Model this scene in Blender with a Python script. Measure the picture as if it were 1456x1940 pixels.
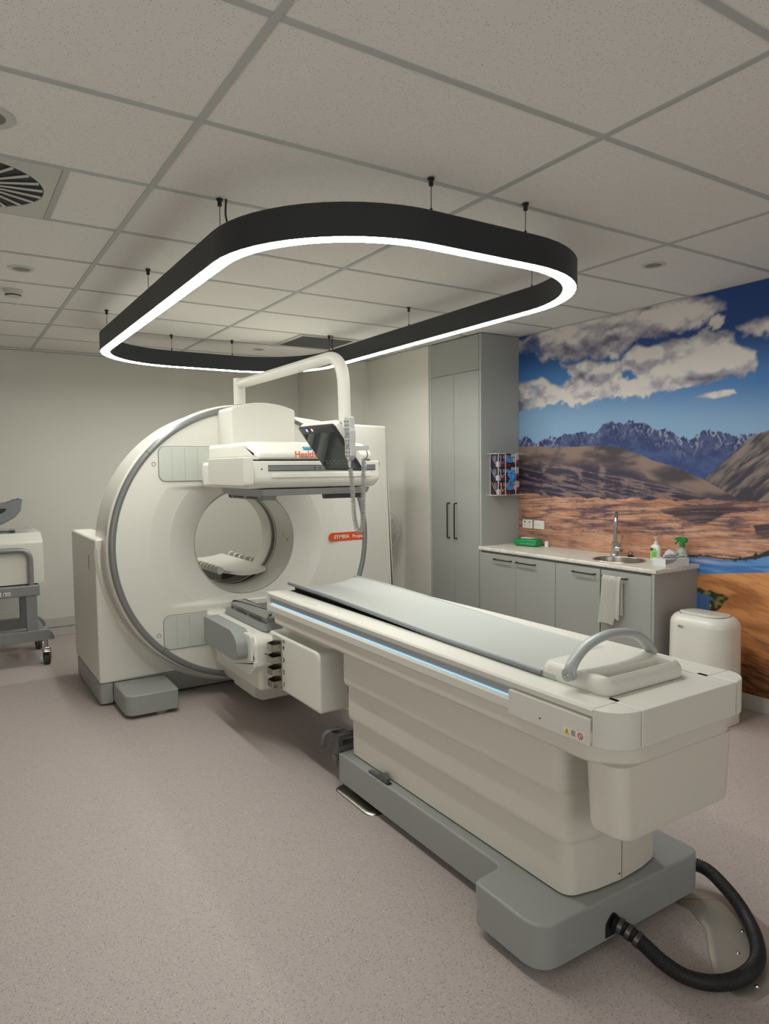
import bpy, bmesh, math, random
import numpy as np
from mathutils import Vector, Matrix
random.seed(7)
PI = math.pi
S = bpy.context.scene
COL = S.collection
for o in list(bpy.data.objects): bpy.data.objects.remove(o)

# ------------------------------------------------------------------ camera
cam_d = bpy.data.cameras.new('camera'); cam = bpy.data.objects.new('camera', cam_d); COL.objects.link(cam)
cr, cu, cf = Vector((0.841987, -0.539379, -0.011319)), Vector((0.042953, 0.046108, 0.998013)), Vector((0.537786, 0.8408, -0.06199))
m = Matrix.Identity(4)
for i in range(3):
    m[i][0], m[i][1], m[i][2] = cr[i], cu[i], -cf[i]
m[2][3] = 1.5419
cam.matrix_world = m
cam_d.sensor_fit = 'HORIZONTAL'; cam_d.sensor_width = 36.0; cam_d.lens = 36.0*1312.79/1456.0
cam_d.clip_start = 0.05
S.camera = cam

# ------------------------------------------------------------------ world, exposure
W = bpy.data.worlds.new('world'); S.world = W; W.use_nodes = True
W.node_tree.nodes['Background'].inputs[0].default_value = (0.9, 0.95, 1.0, 1)
W.node_tree.nodes['Background'].inputs[1].default_value = 0.05
S.view_settings.view_transform = 'Standard'; S.view_settings.look = 'None'
S.view_settings.gamma = 1.0; S.view_settings.use_curve_mapping = False
S.view_settings.exposure = 1.34
LAMP_STRENGTH = 19.0
LAMP_COLOR = (0.985, 1.0, 0.93)
FILL_STRENGTH = 0.85      # glow of two made-up fill windows in the unseen near end

# ------------------------------------------------------------------ materials
def lin(c):
    return tuple(((v/255.0)/12.92 if v/255.0 <= 0.04045 else ((v/255.0+0.055)/1.055)**2.4) for v in c)
MATS = {}
def mat(name, rgb, rough=0.5, metal=0.0, noise=0.0, nscale=60.0, bump=0.0, spec=0.5, coat=0.0, emit=None, trans=0.0, alpha=1.0):
    if name in MATS: return MATS[name]
    M = bpy.data.materials.new(name); M.use_nodes = True
    nt = M.node_tree; b = nt.nodes['Principled BSDF']
    c = lin(rgb)
    b.inputs['Base Color'].default_value = (*c, 1); b.inputs['Roughness'].default_value = rough
    b.inputs['Metallic'].default_value = metal; b.inputs['Specular IOR Level'].default_value = spec
    b.inputs['Coat Weight'].default_value = coat; b.inputs['Coat Roughness'].default_value = 0.12
    b.inputs['Transmission Weight'].default_value = trans; b.inputs['Alpha'].default_value = alpha
    tc = nt.nodes.new('ShaderNodeTexCoord'); n = nt.nodes.new('ShaderNodeTexNoise')
    n.inputs['Scale'].default_value = nscale; n.inputs['Detail'].default_value = 3
    nt.links.new(tc.outputs['Object'], n.inputs['Vector'])
    rp = nt.nodes.new('ShaderNodeMix'); rp.data_type = 'RGBA'
    k = noise if noise else 0.03
    rp.inputs[6].default_value = (*[v*(1-k) for v in c], 1); rp.inputs[7].default_value = (*[min(1, v*(1+k)) for v in c], 1)
    nt.links.new(n.outputs['Fac'], rp.inputs[0]); nt.links.new(rp.outputs[2], b.inputs['Base Color'])
    if bump:
        bp_ = nt.nodes.new('ShaderNodeBump'); bp_.inputs['Strength'].default_value = bump; bp_.inputs['Distance'].default_value = 0.002
        nt.links.new(n.outputs['Fac'], bp_.inputs['Height']); nt.links.new(bp_.outputs['Normal'], b.inputs['Normal'])
    if emit:
        b.inputs['Emission Color'].default_value = (*emit[0], 1); b.inputs['Emission Strength'].default_value = emit[1]
    MATS[name] = M
    return M

white = mat('white_gloss_plastic', (232, 230, 221), 0.28, coat=0.2)
white2 = mat('white_satin_plastic', (220, 217, 208), 0.42)
cream = mat('cream_moulded_plastic', (218, 213, 202), 0.45)
bellow = mat('pale_green_grey_panel', (203, 207, 199), 0.5)
liner = mat('bore_liner', (214, 211, 202), 0.3)
dark_gap = mat('dark_gap_brown', (96, 90, 84), 0.6)
ringm = mat('ring_grey_metal', (138, 139, 138), 0.32, 0.35)
dgrey = mat('base_grey_paint', (154, 156, 153), 0.42)
dgrey2 = mat('base_underside_grey', (96, 96, 97), 0.5)
midgrey = mat('bumper_grey', (150, 154, 151), 0.4)
collim = mat('collimator_grey', (142, 142, 141), 0.38, 0.2)
black = mat('black_rubber', (26, 26, 27), 0.55)
blackp = mat('black_aluminium', (44, 46, 50), 0.45, 0.1)
darkpl = mat('dark_bezel', (58, 58, 64), 0.35)
chrome = mat('chrome', (205, 205, 205), 0.12, 1.0)
steel = mat('brushed_steel', (176, 172, 162), 0.28, 1.0, 0.08, 200)
cabm = mat('grey_cabinet_laminate', (163, 164, 160), 0.5)
cabe = mat('cabinet_edge_pale', (176, 186, 178), 0.5)
handlem = mat('black_bar_handle', (38, 36, 36), 0.4, 0.4)
wallm = mat('painted_wall', (216, 213, 205), 0.75, noise=0.02, nscale=300, bump=0.08)
skirtm = mat('white_skirting', (196, 193, 186), 0.5)
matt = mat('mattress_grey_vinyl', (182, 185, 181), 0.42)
matt_shade = mat('mattress_shaded_grey', (128, 134, 136), 0.45)  # cradle grey darkened to paint in the shading of its left edge
orange = mat('orange_label', (222, 84, 40), 0.4)
teal = mat('teal_print', (20, 140, 165), 0.4)
whitep = mat('white_print', (235, 230, 220), 0.5)
darkp = mat('dark_print', (40, 40, 42), 0.5)
redp = mat('red_print', (200, 40, 45), 0.5)
yellowp = mat('yellow_print', (225, 185, 30), 0.5)
bluep = mat('blue_nitrile', (66, 140, 215), 0.5)
towelm = mat('white_terry_towel', (238, 235, 228), 0.95, noise=0.05, nscale=500, bump=0.5)
railm = mat('brushed_rail', (150, 152, 150), 0.35, 0.5)
cartm = mat('cart_grey_metal', (140, 140, 140), 0.4, 0.35)
ceilframe = mat('ceiling_fixture_white', (198, 197, 190), 0.5)
ledm = mat('blue_light_line', (120, 190, 255), 0.4, emit=((0.25, 0.55, 1.0), 0.55))
led_blue = mat('blue_status_led', (60, 60, 255), 0.4, emit=((0.1, 0.12, 1.0), 3.0))
led_pink = mat('pink_status_led', (230, 150, 150), 0.4, emit=((0.7, 0.3, 0.3), 0.9))

def wood_floor():
    M = bpy.data.materials.new('speckled_vinyl_floor'); M.use_nodes = True; nt = M.node_tree; b = nt.nodes['Principled BSDF']
    tc = nt.nodes.new('ShaderNodeTexCoord')
    base = lin((184, 172, 168)); 
    def speck(scale, th0, th1, colr, prev):
        v = nt.nodes.new('ShaderNodeTexVoronoi'); v.inputs['Scale'].default_value = scale
        nt.links.new(tc.outputs['Object'], v.inputs['Vector'])
        sx = nt.nodes.new('ShaderNodeSeparateColor'); nt.links.new(v.outputs['Color'], sx.inputs[0])
        g = nt.nodes.new('ShaderNodeMath'); g.operation = 'GREATER_THAN'; g.inputs[1].default_value = th0
        nt.links.new(sx.outputs[0], g.inputs[0])
        l = nt.nodes.new('ShaderNodeMath'); l.operation = 'LESS_THAN'; l.inputs[1].default_value = th1
        nt.links.new(v.outputs['Distance'], l.inputs[0])
        mu = nt.nodes.new('ShaderNodeMath'); mu.operation = 'MULTIPLY'; nt.links.new(g.outputs[0], mu.inputs[0]); nt.links.new(l.outputs[0], mu.inputs[1])
        mx = nt.nodes.new('ShaderNodeMix'); mx.data_type = 'RGBA'; mx.inputs[7].default_value = (*lin(colr), 1)
        nt.links.new(mu.outputs[0], mx.inputs[0]); nt.links.new(prev, mx.inputs[6])
        return mx.outputs[2]
    n = nt.nodes.new('ShaderNodeTexNoise'); n.inputs['Scale'].default_value = 90; n.inputs['Detail'].default_value = 4
    nt.links.new(tc.outputs['Object'], n.inputs['Vector'])
    r0 = nt.nodes.new('ShaderNodeMix'); r0.data_type = 'RGBA'
    r0.inputs[6].default_value = (*[v*0.86 for v in base], 1); r0.inputs[7].default_value = (*[v*1.12 for v in base], 1)
    nt.links.new(n.outputs['Fac'], r0.inputs[0])
    c = speck(210, 0.72, 0.35, (132, 120, 122), r0.outputs[2])
    c = speck(180, 0.9, 0.34, (208, 196, 180), c)
    c = speck(120, 0.93, 0.22, (92, 84, 86), c)
    c = speck(100, 0.95, 0.2, (226, 214, 200), c)
    nt.links.new(c, b.inputs['Base Color'])
    b.inputs['Roughness'].default_value = 0.55; b.inputs['Specular IOR Level'].default_value = 0.35
    return M
def ceiling_tile():
    M = bpy.data.materials.new('mineral_fibre_tile'); M.use_nodes = True; nt = M.node_tree; b = nt.nodes['Principled BSDF']
    tc = nt.nodes.new('ShaderNodeTexCoord')
    v = nt.nodes.new('ShaderNodeTexVoronoi'); v.inputs['Scale'].default_value = 150
    n = nt.nodes.new('ShaderNodeTexNoise'); n.inputs['Scale'].default_value = 260; n.inputs['Detail'].default_value = 3
    for q in (v, n): nt.links.new(tc.outputs['Object'], q.inputs['Vector'])
    l = nt.nodes.new('ShaderNodeMath'); l.operation = 'LESS_THAN'; l.inputs[1].default_value = 0.2
    nt.links.new(v.outputs['Distance'], l.inputs[0])
    sx = nt.nodes.new('ShaderNodeSeparateColor'); nt.links.new(v.outputs['Color'], sx.inputs[0])
    g = nt.nodes.new('ShaderNodeMath'); g.operation = 'GREATER_THAN'; g.inputs[1].default_value = 0.55
    nt.links.new(sx.outputs[0], g.inputs[0])
    mu = nt.nodes.new('ShaderNodeMath'); mu.operation = 'MULTIPLY'; nt.links.new(g.outputs[0], mu.inputs[0]); nt.links.new(l.outputs[0], mu.inputs[1])
    base = lin((232, 229, 224))
    r0 = nt.nodes.new('ShaderNodeMix'); r0.data_type = 'RGBA'
    r0.inputs[6].default_value = (*[v_*0.9 for v_ in base], 1); r0.inputs[7].default_value = (*[v_*1.06 for v_ in base], 1)
    nt.links.new(n.outputs['Fac'], r0.inputs[0])
    mx = nt.nodes.new('ShaderNodeMix'); mx.data_type = 'RGBA'; mx.inputs[7].default_value = (*lin((140, 135, 128)), 1)
    nt.links.new(mu.outputs[0], mx.inputs[0]); nt.links.new(r0.outputs[2], mx.inputs[6]); nt.links.new(mx.outputs[2], b.inputs['Base Color'])
    b.inputs['Roughness'].default_value = 0.9
    return M
def marble():
    M = bpy.data.materials.new('pale_marble_laminate'); M.use_nodes = True; nt = M.node_tree; b = nt.nodes['Principled BSDF']
    tc = nt.nodes.new('ShaderNodeTexCoord'); mp = nt.nodes.new('ShaderNodeMapping'); mp.inputs['Scale'].default_value = (5, 1.4, 5); mp.inputs['Rotation'].default_value = (0, 0, 0.25)
    n = nt.nodes.new('ShaderNodeTexNoise'); n.inputs['Scale'].default_value = 4; n.inputs['Detail'].default_value = 8; n.inputs['Distortion'].default_value = 1.2
    nt.links.new(tc.outputs['Object'], mp.inputs[0]); nt.links.new(mp.outputs[0], n.inputs['Vector'])
    r = nt.nodes.new('ShaderNodeValToRGB'); e = r.color_ramp.elements
    e[0].position = 0.44; e[0].color = (*lin((226, 221, 212)), 1); e[1].position = 0.56; e[1].color = (*lin((226, 221, 212)), 1)
    q = e.new(0.5); q.color = (*lin((205, 198, 188)), 1)
    nt.links.new(n.outputs['Fac'], r.inputs[0]); nt.links.new(r.outputs[0], b.inputs['Base Color'])
    b.inputs['Roughness'].default_value = 0.35
    return M
def attr_mat(name, rough):
    M = bpy.data.materials.new(name); M.use_nodes = True; nt = M.node_tree; b = nt.nodes['Principled BSDF']
    a = nt.nodes.new('ShaderNodeVertexColor'); a.layer_name = 'print'
    n = nt.nodes.new('ShaderNodeTexNoise'); n.inputs['Scale'].default_value = 400
    tc = nt.nodes.new('ShaderNodeTexCoord'); nt.links.new(tc.outputs['Object'], n.inputs['Vector'])
    mr = nt.nodes.new('ShaderNodeMapRange'); mr.inputs[3].default_value = 0.94; mr.inputs[4].default_value = 1.06
    nt.links.new(n.outputs['Fac'], mr.inputs[0])
    mx = nt.nodes.new('ShaderNodeVectorMath'); mx.operation = 'SCALE'; nt.links.new(a.outputs[0], mx.inputs[0]); nt.links.new(mr.outputs[0], mx.inputs['Scale'])
    nt.links.new(mx.outputs[0], b.inputs['Base Color']); b.inputs['Roughness'].default_value = rough
    return M
def emis(name, col, s):
    M = bpy.data.materials.new(name); M.use_nodes = True; nt = M.node_tree; nt.nodes.clear()
    e = nt.nodes.new('ShaderNodeEmission'); e.inputs[0].default_value = (*col, 1); e.inputs[1].default_value = s
    o = nt.nodes.new('ShaderNodeOutputMaterial'); nt.links.new(e.outputs[0], o.inputs[0]); return M
floorm = wood_floor(); tilem = ceiling_tile(); marblem = marble()
glassm = mat('clear_acrylic', (225, 232, 240), 0.05, trans=0.9, alpha=0.6)
screenm = mat('dark_touch_screen', (58, 66, 66), 0.08, noise=0.25, nscale=5)

# ------------------------------------------------------------------ mesh helpers
def new(): return bmesh.new()
def finish(name, bm, mats, origin=(0, 0, 0), smooth=True, angle=35):
    bm.verts.ensure_lookup_table()
    bmesh.ops.recalc_face_normals(bm, faces=bm.faces)
    bmesh.ops.translate(bm, verts=bm.verts, vec=-Vector(origin))
    me = bpy.data.meshes.new(name); bm.to_mesh(me); bm.free()
    if not isinstance(mats, (list, tuple)): mats = [mats]
    for q in mats: me.materials.append(q)
    if smooth:
        me.shade_smooth(); me.set_sharp_from_angle(angle=math.radians(angle))
    o = bpy.data.objects.new(name, me); COL.objects.link(o)
    if smooth:
        wn = o.modifiers.new('weighted_normal', 'WEIGHTED_NORMAL'); wn.keep_sharp = True; wn.weight = 90
    return o
def thing(name, label, cat, loc=(0, 0, 0), group=None):
    o = bpy.data.objects.new(name, None); COL.objects.link(o); o.location = loc; o.empty_display_size = 0.1
    o['label'] = label; o['category'] = cat
    if group: o['group'] = group
    return o
def root_of(o):
    while o.parent: o = o.parent
    return o
def part(name, bm, mats, parent, label=None, **k):
    o = finish(name, bm, mats, origin=root_of(parent).location, **k); o.parent = parent
    if label: o['label'] = label
    return o
def tag(name, bm, mats, label, cat, loc=(0, 0, 0), group=None, **k):
    o = finish(name, bm, mats, origin=loc, **k); o.location = loc; o['label'] = label; o['category'] = cat
    if group: o['group'] = group
    return o
def struct(name, bm, mats, **k):
    o = finish(name, bm, mats, **k); o['kind'] = 'structure'; return o
def dup(root, loc, label=None, rotz=None):
    r = root.copy(); COL.objects.link(r); r.location = loc
    if rotz is not None: r.rotation_euler = (0, 0, rotz)
    if label: r['label'] = label
    for ch in list(root.children):
        c = ch.copy(); COL.objects.link(c); c.parent = r
        for g in ch.children:
            d = g.copy(); COL.objects.link(d); d.parent = c
    return r

def axmap(axis):
    return {'z': lambda u, v, w: (u, v, w), 'y': lambda u, v, w: (u, w, v), 'x': lambda u, v, w: (w, u, v)}[axis]
def loft(bm, loops, axis='z', cap0=True, cap1=True, mi=0, close=True):
    """loops: list of (list of (u,v), w) all of the same count"""
    f = axmap(axis); rings = []
    for pts, w in loops:
        if isinstance(w, (int, float)): rings.append([bm.verts.new(f(p[0], p[1], w)) for p in pts])
        else: rings.append([bm.verts.new(f(p[0], p[1], ww)) for p, ww in zip(pts, w)])
    n = len(rings[0]); fs = []
    for a, b in zip(rings, rings[1:]):
        for i in range(n if close else n-1):
            j = (i+1) % n
            fs.append(bm.faces.new((a[i], a[j], b[j], b[i])))
    if cap0: fs.append(bm.faces.new(rings[0]))
    if cap1: fs.append(bm.faces.new(rings[-1][::-1]))
    for q in fs: q.material_index = mi
    return rings
def rrect(u0, u1, v0, v1, r, n=5):
    r = max(1e-4, min(r, (u1-u0)/2-1e-4, (v1-v0)/2-1e-4)); pts = []
    for cx, cy, a0 in ((u1-r, v1-r, 0), (u0+r, v1-r, 90), (u0+r, v0+r, 180), (u1-r, v0+r, 270)):
        for i in range(n+1):
            a = math.radians(a0+90*i/n); pts.append((cx+r*math.cos(a), cy+r*math.sin(a)))
    return pts
def ell(cu_, cv_, ru, rv, n=48, a0=0, a1=360):
    full = abs(a1-a0-360) < 1e-6
    k = n if full else n+1
    return [(cu_+ru*math.cos(math.radians(a0+(a1-a0)*i/n)), cv_+rv*math.sin(math.radians(a0+(a1-a0)*i/n))) for i in range(k)]
def inset(pts, d):
    n = len(pts); out = []; A = sum(pts[i][0]*pts[(i+1) % n][1]-pts[(i+1) % n][0]*pts[i][1] for i in range(n))
    s = 1 if A > 0 else -1
    for i in range(n):
        p0, p1, p2 = pts[i-1], pts[i], pts[(i+1) % n]
        e1 = Vector((p1[0]-p0[0], p1[1]-p0[1])); e2 = Vector((p2[0]-p1[0], p2[1]-p1[1]))
        if e1.length < 1e-9: e1 = e2
        if e2.length < 1e-9: e2 = e1
        n1 = Vector((-e1.y, e1.x)).normalized()*s; n2 = Vector((-e2.y, e2.x)).normalized()*s
        b = (n1+n2); b = b.normalized() if b.length > 1e-6 else n1
        k = d/max(0.35, b.dot(n1))
        out.append((p1[0]+b.x*k, p1[1]+b.y*k))
    return out
def rpoly(pts, r, n=5):
    """round the corners of a polygon; r a number or one per corner"""
    out = []; N = len(pts)
    for i in range(N):
        rr = r[i] if isinstance(r, (list, tuple)) else r
        p0, p1, p2 = Vector(pts[i-1]), Vector(pts[i]), Vector(pts[(i+1) % N])
        a = (p0-p1); b = (p2-p1)
        if rr <= 1e-5 or a.length < 1e-7 or b.length < 1e-7: out.append(tuple(p1)); continue
        ang = a.angle(b)
        if ang < 0.02 or ang > PI-0.01: out.append(tuple(p1)); continue
        t = min(rr/math.tan(ang/2), a.length*0.49, b.length*0.49)
        s, e = p1+a.normalized()*t, p1+b.normalized()*t
        for k in range(n+1):
            q = k/n; out.append(tuple(s*(1-q)**2+p1*2*q*(1-q)+e*q*q))
    return out
def slab(bm, pts, w0, w1, e=0.004, axis='z', mi=0, n=3, e0=None):
    if w1 < w0: w0, w1 = w1, w0
    e0 = e if e0 is None else e0
    L = []
    def lv(ee, w, sgn, rev):
        o = []
        for k in range(n+1):
            a = PI/2*k/n; o.append((inset(pts, ee*(1-math.sin(a))), w+sgn*ee*(1-math.cos(a))))
        return o
    if e0 > 0: L += [(p, w) for p, w in [(inset(pts, e0*(1-math.sin(PI/2*k/n))), w0+e0*(1-math.cos(PI/2*k/n))*0+e0*(1-math.cos(PI/2*(k/n)))) for k in range(n+1)]]
    else: L.append((pts, w0))
    if e > 0: L += [(inset(pts, e*(1-math.cos(PI/2*k/n))), w1-e+e*math.sin(PI/2*k/n)) for k in range(n+1)]
    else: L.append((pts, w1))
    # bottom fillet: re-parametrise so that it is a true quarter circle
    if e0 > 0:
        L[:n+1] = [(inset(pts, e0*(1-math.sin(PI/2*k/n))), w0+e0*(1-math.cos(PI/2*k/n))) for k in range(n+1)]
    return loft(bm, L, axis, mi=mi)
def rbox(bm, x0, x1, y0, y1, z0, z1, r=0.005, e=0.004, axis='z', mi=0, n=3, cn=5):
    if axis == 'z': return slab(bm, rrect(x0, x1, y0, y1, r, cn), z0, z1, e, 'z', mi, n)
    if axis == 'y': return slab(bm, rrect(x0, x1, z0, z1, r, cn), y0, y1, e, 'y', mi, n)
    return slab(bm, rrect(y0, y1, z0, z1, r, cn), x0, x1, e, 'x', mi, n)
def box(bm, x0, x1, y0, y1, z0, z1, mi=0):
    return loft(bm, [([(x0, y0), (x1, y0), (x1, y1), (x0, y1)], z0), ([(x0, y0), (x1, y0), (x1, y1), (x0, y1)], z1)], mi=mi)
def tube(bm, pts, r, n=12, closed=False, mi=0, caps=True, flat=1.0, up=None):
    P = [Vector(p) for p in pts]; N = len(P); rings = []
    nrm = None
    for i in range(N):
        if closed: t = (P[(i+1) % N]-P[i-1]).normalized()
        else: t = (P[min(i+1, N-1)]-P[max(i-1, 0)]).normalized()
        if nrm is None:
            a = Vector(up) if up else (Vector((0, 0, 1)) if abs(t.z) < 0.9 else Vector((1, 0, 0)))
            nrm = (a-t*a.dot(t)).normalized()
        else: nrm = (nrm-t*nrm.dot(t)).normalized()
        b = t.cross(nrm); rr = r[i] if isinstance(r, (list, tuple)) else r
        rings.append([bm.verts.new(P[i]+(nrm*math.cos(2*PI*k/n)+b*math.sin(2*PI*k/n)*flat)*rr) for k in range(n)])
    fs = []
    for i in range(N if closed else N-1):
        a, b = rings[i], rings[(i+1) % N]
        for k in range(n): fs.append(bm.faces.new((a[k], a[(k+1) % n], b[(k+1) % n], b[k])))
    if caps and not closed: fs += [bm.faces.new(rings[0]), bm.faces.new(rings[-1][::-1])]
    for q in fs: q.material_index = mi
def smooth_path(pts, n=8, closed=False):
    P = [Vector(p) for p in pts]; N = len(P); out = []
    rng_ = range(N if closed else N-1)
    for i in rng_:
        g = lambda k: P[k % N] if closed else P[max(0, min(N-1, k))]
        p0, p1, p2, p3 = g(i-1), g(i), g(i+1), g(i+2)
        for k in range(n):
            t = k/n
            out.append(0.5*((2*p1)+(-p0+p2)*t+(2*p0-5*p1+4*p2-p3)*t*t+(-p0+3*p1-3*p2+p3)*t**3))
    if not closed: out.append(P[-1])
    return out
def fillet_path(pts, r, n=6):
    P = [Vector(p) for p in pts]; out = [P[0]]
    for i in range(1, len(P)-1):
        a, b = (P[i-1]-P[i]), (P[i+1]-P[i]); t = min(r, a.length*0.49, b.length*0.49)
        s, e = P[i]+a.normalized()*t, P[i]+b.normalized()*t
        for k in range(n+1):
            q = k/n; out.append(s*(1-q)**2+P[i]*2*q*(1-q)+e*q*q)
    out.append(P[-1]); return out
def lathe(bm, prof, c=(0, 0, 0), axis='z', n=48, mi=0, closed_prof=False, a0=0, a1=360):
    """prof: list of (radius, along-axis)"""
    full = abs(a1-a0-360) < 1e-6; k = n if full else n+1
    rings = []
    for r, w in prof:
        ring = []
        for i in range(k):
            a = math.radians(a0+(a1-a0)*i/n); x, y = r*math.cos(a), r*math.sin(a)
            ring.append(bm.verts.new(Vector(c)+Vector({'z': (x, y, w), 'y': (x, w, y), 'x': (w, x, y)}[axis])))
        rings.append(ring)
    pr = list(zip(rings, rings[1:]))
    if closed_prof: pr.append((rings[-1], rings[0]))
    for a, b in pr:
        for i in range(k if full else k-1):
            j = (i+1) % k
            f = bm.faces.new((a[i], a[j], b[j], b[i])); f.material_index = mi
    if not closed_prof:
        for rr, q in ((prof[0][0], rings[0]), (prof[-1][0], rings[-1])):
            if rr > 1e-5 and full: f = bm.faces.new(q); f.material_index = mi
            elif rr <= 1e-5: bmesh.ops.remove_doubles(bm, verts=q, dist=1e-5)
def cyl(bm, p0, p1, r, n=20, mi=0): tube(bm, [p0, p1], r, n, mi=mi)
def text(bm, s, size, pos, right, up, depth=0.0006, mi=0, squeeze=1.0, align='LEFT', bold=0.0):
    c = bpy.data.curves.new('t', 'FONT'); c.body = s; c.size = size; c.extrude = depth; c.align_x = align; c.offset = bold
    o = bpy.data.objects.new('t', c); COL.objects.link(o)
    dg = bpy.context.evaluated_depsgraph_get(); me = bpy.data.meshes.new_from_object(o.evaluated_get(dg))
    R_, U_ = Vector(right).normalized(), Vector(up).normalized(); N_ = R_.cross(U_)
    M = Matrix.Identity(4)
    for i in range(3): M[i][0], M[i][1], M[i][2], M[i][3] = R_[i]*squeeze, U_[i], N_[i], pos[i]
    me.transform(M)
    for p in me.polygons: p.material_index = mi
    n0 = len(bm.faces); bm.from_mesh(me); bm.faces.ensure_lookup_table()
    for f in bm.faces[n0:]: f.material_index = mi
    bpy.data.objects.remove(o); bpy.data.curves.remove(c); bpy.data.meshes.remove(me)

# ================================================================== THE ROOM
ZC = 2.662; XR = 4.24; YB = 7.164; XL = -1.6; YF = -2.4
bm = new(); box(bm, XL-0.1, XR+0.1, YF-0.1, YB+0.1, -0.1, 0.0); struct('floor', bm, floorm, smooth=False)
bm = new(); box(bm, XL-0.1, XR+0.1, YF-0.1, YB+0.1, ZC, ZC+0.1); struct('ceiling', bm, tilem, smooth=False)
bm = new(); box(bm, XL-0.1, XR+0.1, YB, YB+0.1, 0, ZC); struct('wall_back', bm, wallm, smooth=False)
bm = new(); box(bm, XL-0.1, XL, YF, YB, 0, ZC); struct('wall_left', bm, wallm, smooth=False)
bm = new(); box(bm, XL-0.1, XR+0.1, YF-0.1, YF, 0, ZC); struct('wall_front', bm, wallm, smooth=False)
bm = new(); box(bm, XR, XR+0.1, YF, 5.2, 0, ZC); struct('wall_right', bm, wallm, smooth=False)
bm = new(); loft(bm, [([(XR+0.1, 5.157), (3.79, 5.157), (3.79, 6.226), (3.44, 6.226), (3.44, YB), (XR+0.1, YB)], 0), ([(XR+0.1, 5.157), (3.79, 5.157), (3.79, 6.226), (3.44, 6.226), (3.44, YB), (XR+0.1, YB)], ZC)])
struct('wall_corner', bm, wallm, smooth=False)
# T-bar grid: continuous main tees along Y, cross tees 600 mm apart along X
GX0, GY0 = 0.7487, 1.6397
teem = mat('ceiling_tee_grey', (178, 181, 177), 0.5)
bm = new()
box(bm, 0.433, 0.457, 2.8397, 3.4397, ZC-0.0035, ZC+0.001)
for i in range(-2, 3):
    x = GX0+1.2*i
    if XL+.02 < x < XR: box(bm, x-0.012, x+0.012, YF, YB, ZC-0.004, ZC+0.001)
for j in range(-7, 10):
    y = GY0+0.6*j
    if YF < y < YB: box(bm, XL, XR, y-0.012, y+0.012, ZC-0.0032, ZC+0.001)
struct('trim_1', bm, teem, smooth=False)
bm = new()
box(bm, XL, 3.44, YB-0.02, YB, ZC-0.006, ZC); box(bm, XR-0.02, XR, YF, 4.46, ZC-0.006, ZC)
box(bm, 3.77, 3.79, 5.157, 6.226, ZC-0.006, ZC); box(bm, 3.42, 3.79, 6.206, 6.226, ZC-0.006, ZC); box(bm, XL, XL+0.02, YF, YB, ZC-0.006, ZC)
struct('trim_2', bm, teem, smooth=False)
bm = new(); rbox(bm, XR-0.014, XR, YF, 2.735, 0.0, 0.1, 0.004, 0.003, 'y'); struct('baseboard_right', bm, skirtm)
bm = new(); rbox(bm, XL, 3.44, YB-0.022, YB, 0.0, 0.082, 0.003, 0.002, 'x'); rbox(bm, XL, 3.44, YB-0.03, YB, 0.084, 0.176, 0.006, 0.004, 'x')
struct('baseboard_back', bm, skirtm)
bm = new(); rbox(bm, XL, XL+0.014, YF, YB, 0, 0.1, 0.004, 0.003, 'y'); struct('baseboard_left', bm, skirtm)

# ------------------------------------------------------------------ pendant light (the room's lamp)
LX0, LX1, LY0, LY1, LR = 1.018, 2.79, 2.209, 5.78, 0.62
def ring_path(off, n=14):
    return rrect(LX0-off, LX1+off, LY0-off, LY1+off, LR+off, n)
pl = thing('pendant_light', 'large black rounded-rectangle pendant light hanging over the scanner with glowing white underside', 'light', (1.904, 3.995, 2.4))
bm = new(); hw = 0.036
prof = [(-hw, 2.402), (-hw, 2.522), (-hw+0.003, 2.525), (hw-0.003, 2.525), (hw, 2.522), (hw, 2.402), (hw-0.003, 2.4), (hw-0.005, 2.4), (hw-0.005, 2.412), (-hw+0.005, 2.412), (-hw+0.005, 2.4), (-hw+0.003, 2.4)]
rings = [[bm.verts.new((p[0], p[1], z)) for p in ring_path(o_)] for o_, z in prof]
for a, b in zip(rings, rings[1:]+rings[:1]):
    n = len(a)
    for i in range(n): bm.faces.new((a[i], a[(i+1) % n], b[(i+1) % n], b[i]))
part('housing', bm, blackp, pl)
bm = new(); rings = [[bm.verts.new((p[0], p[1], z)) for p in ring_path(o_)] for o_, z in [(-hw+0.005, 2.408), (-hw+0.006, 2.3985), (hw-0.006, 2.3985), (hw-0.005, 2.408)]]
for a, b in zip(rings, rings[1:]+rings[:1]):
    n = len(a)
    for i in range(n): bm.faces.new((a[i], a[(i+1) % n], b[(i+1) % n], b[i]))
part('diffuser', bm, emis('lamp_diffuser', LAMP_COLOR, LAMP_STRENGTH), pl, 'glowing white diffuser strip')
susp = [(1.018, 2.825), (1.018, 3.991), (1.018, 5.122), (1.645, 5.78), (2.161, 5.78), (2.79, 5.189), (2.79, 4.02), (2.79, 2.83), (2.14, 2.209), (1.643, 2.209)]
for x, y in susp:
    bm = new(); cyl(bm, (x, y, 2.525), (x, y, 2.66), 0.0016, 8); cyl(bm, (x, y, 2.52), (x, y, 2.545), 0.005, 10)
    w_ = part('suspension_wire', bm, black, pl)
    bm = new(); cyl(bm, (x, y, 2.63), (x, y, 2.6535), 0.009, 14); cyl(bm, (x, y, 2.6535), (x, y, 2.659), 0.014, 14)
    part('ceiling_cap', bm, black, w_)
for x, y, s in ((1.018, 2.825, 1), (2.79, 5.189, 1)):
    bm = new(); tube(bm, smooth_path([(x+0.025*s, y-0.01, 2.66), (x+0.02*s, y-0.012, 2.6), (x+0.028*s, y-0.006, 2.56), (x+0.02*s, y+0.0, 2.52)], 6), 0.0042, 8)
    part('power_cable', bm, black, pl)

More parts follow.
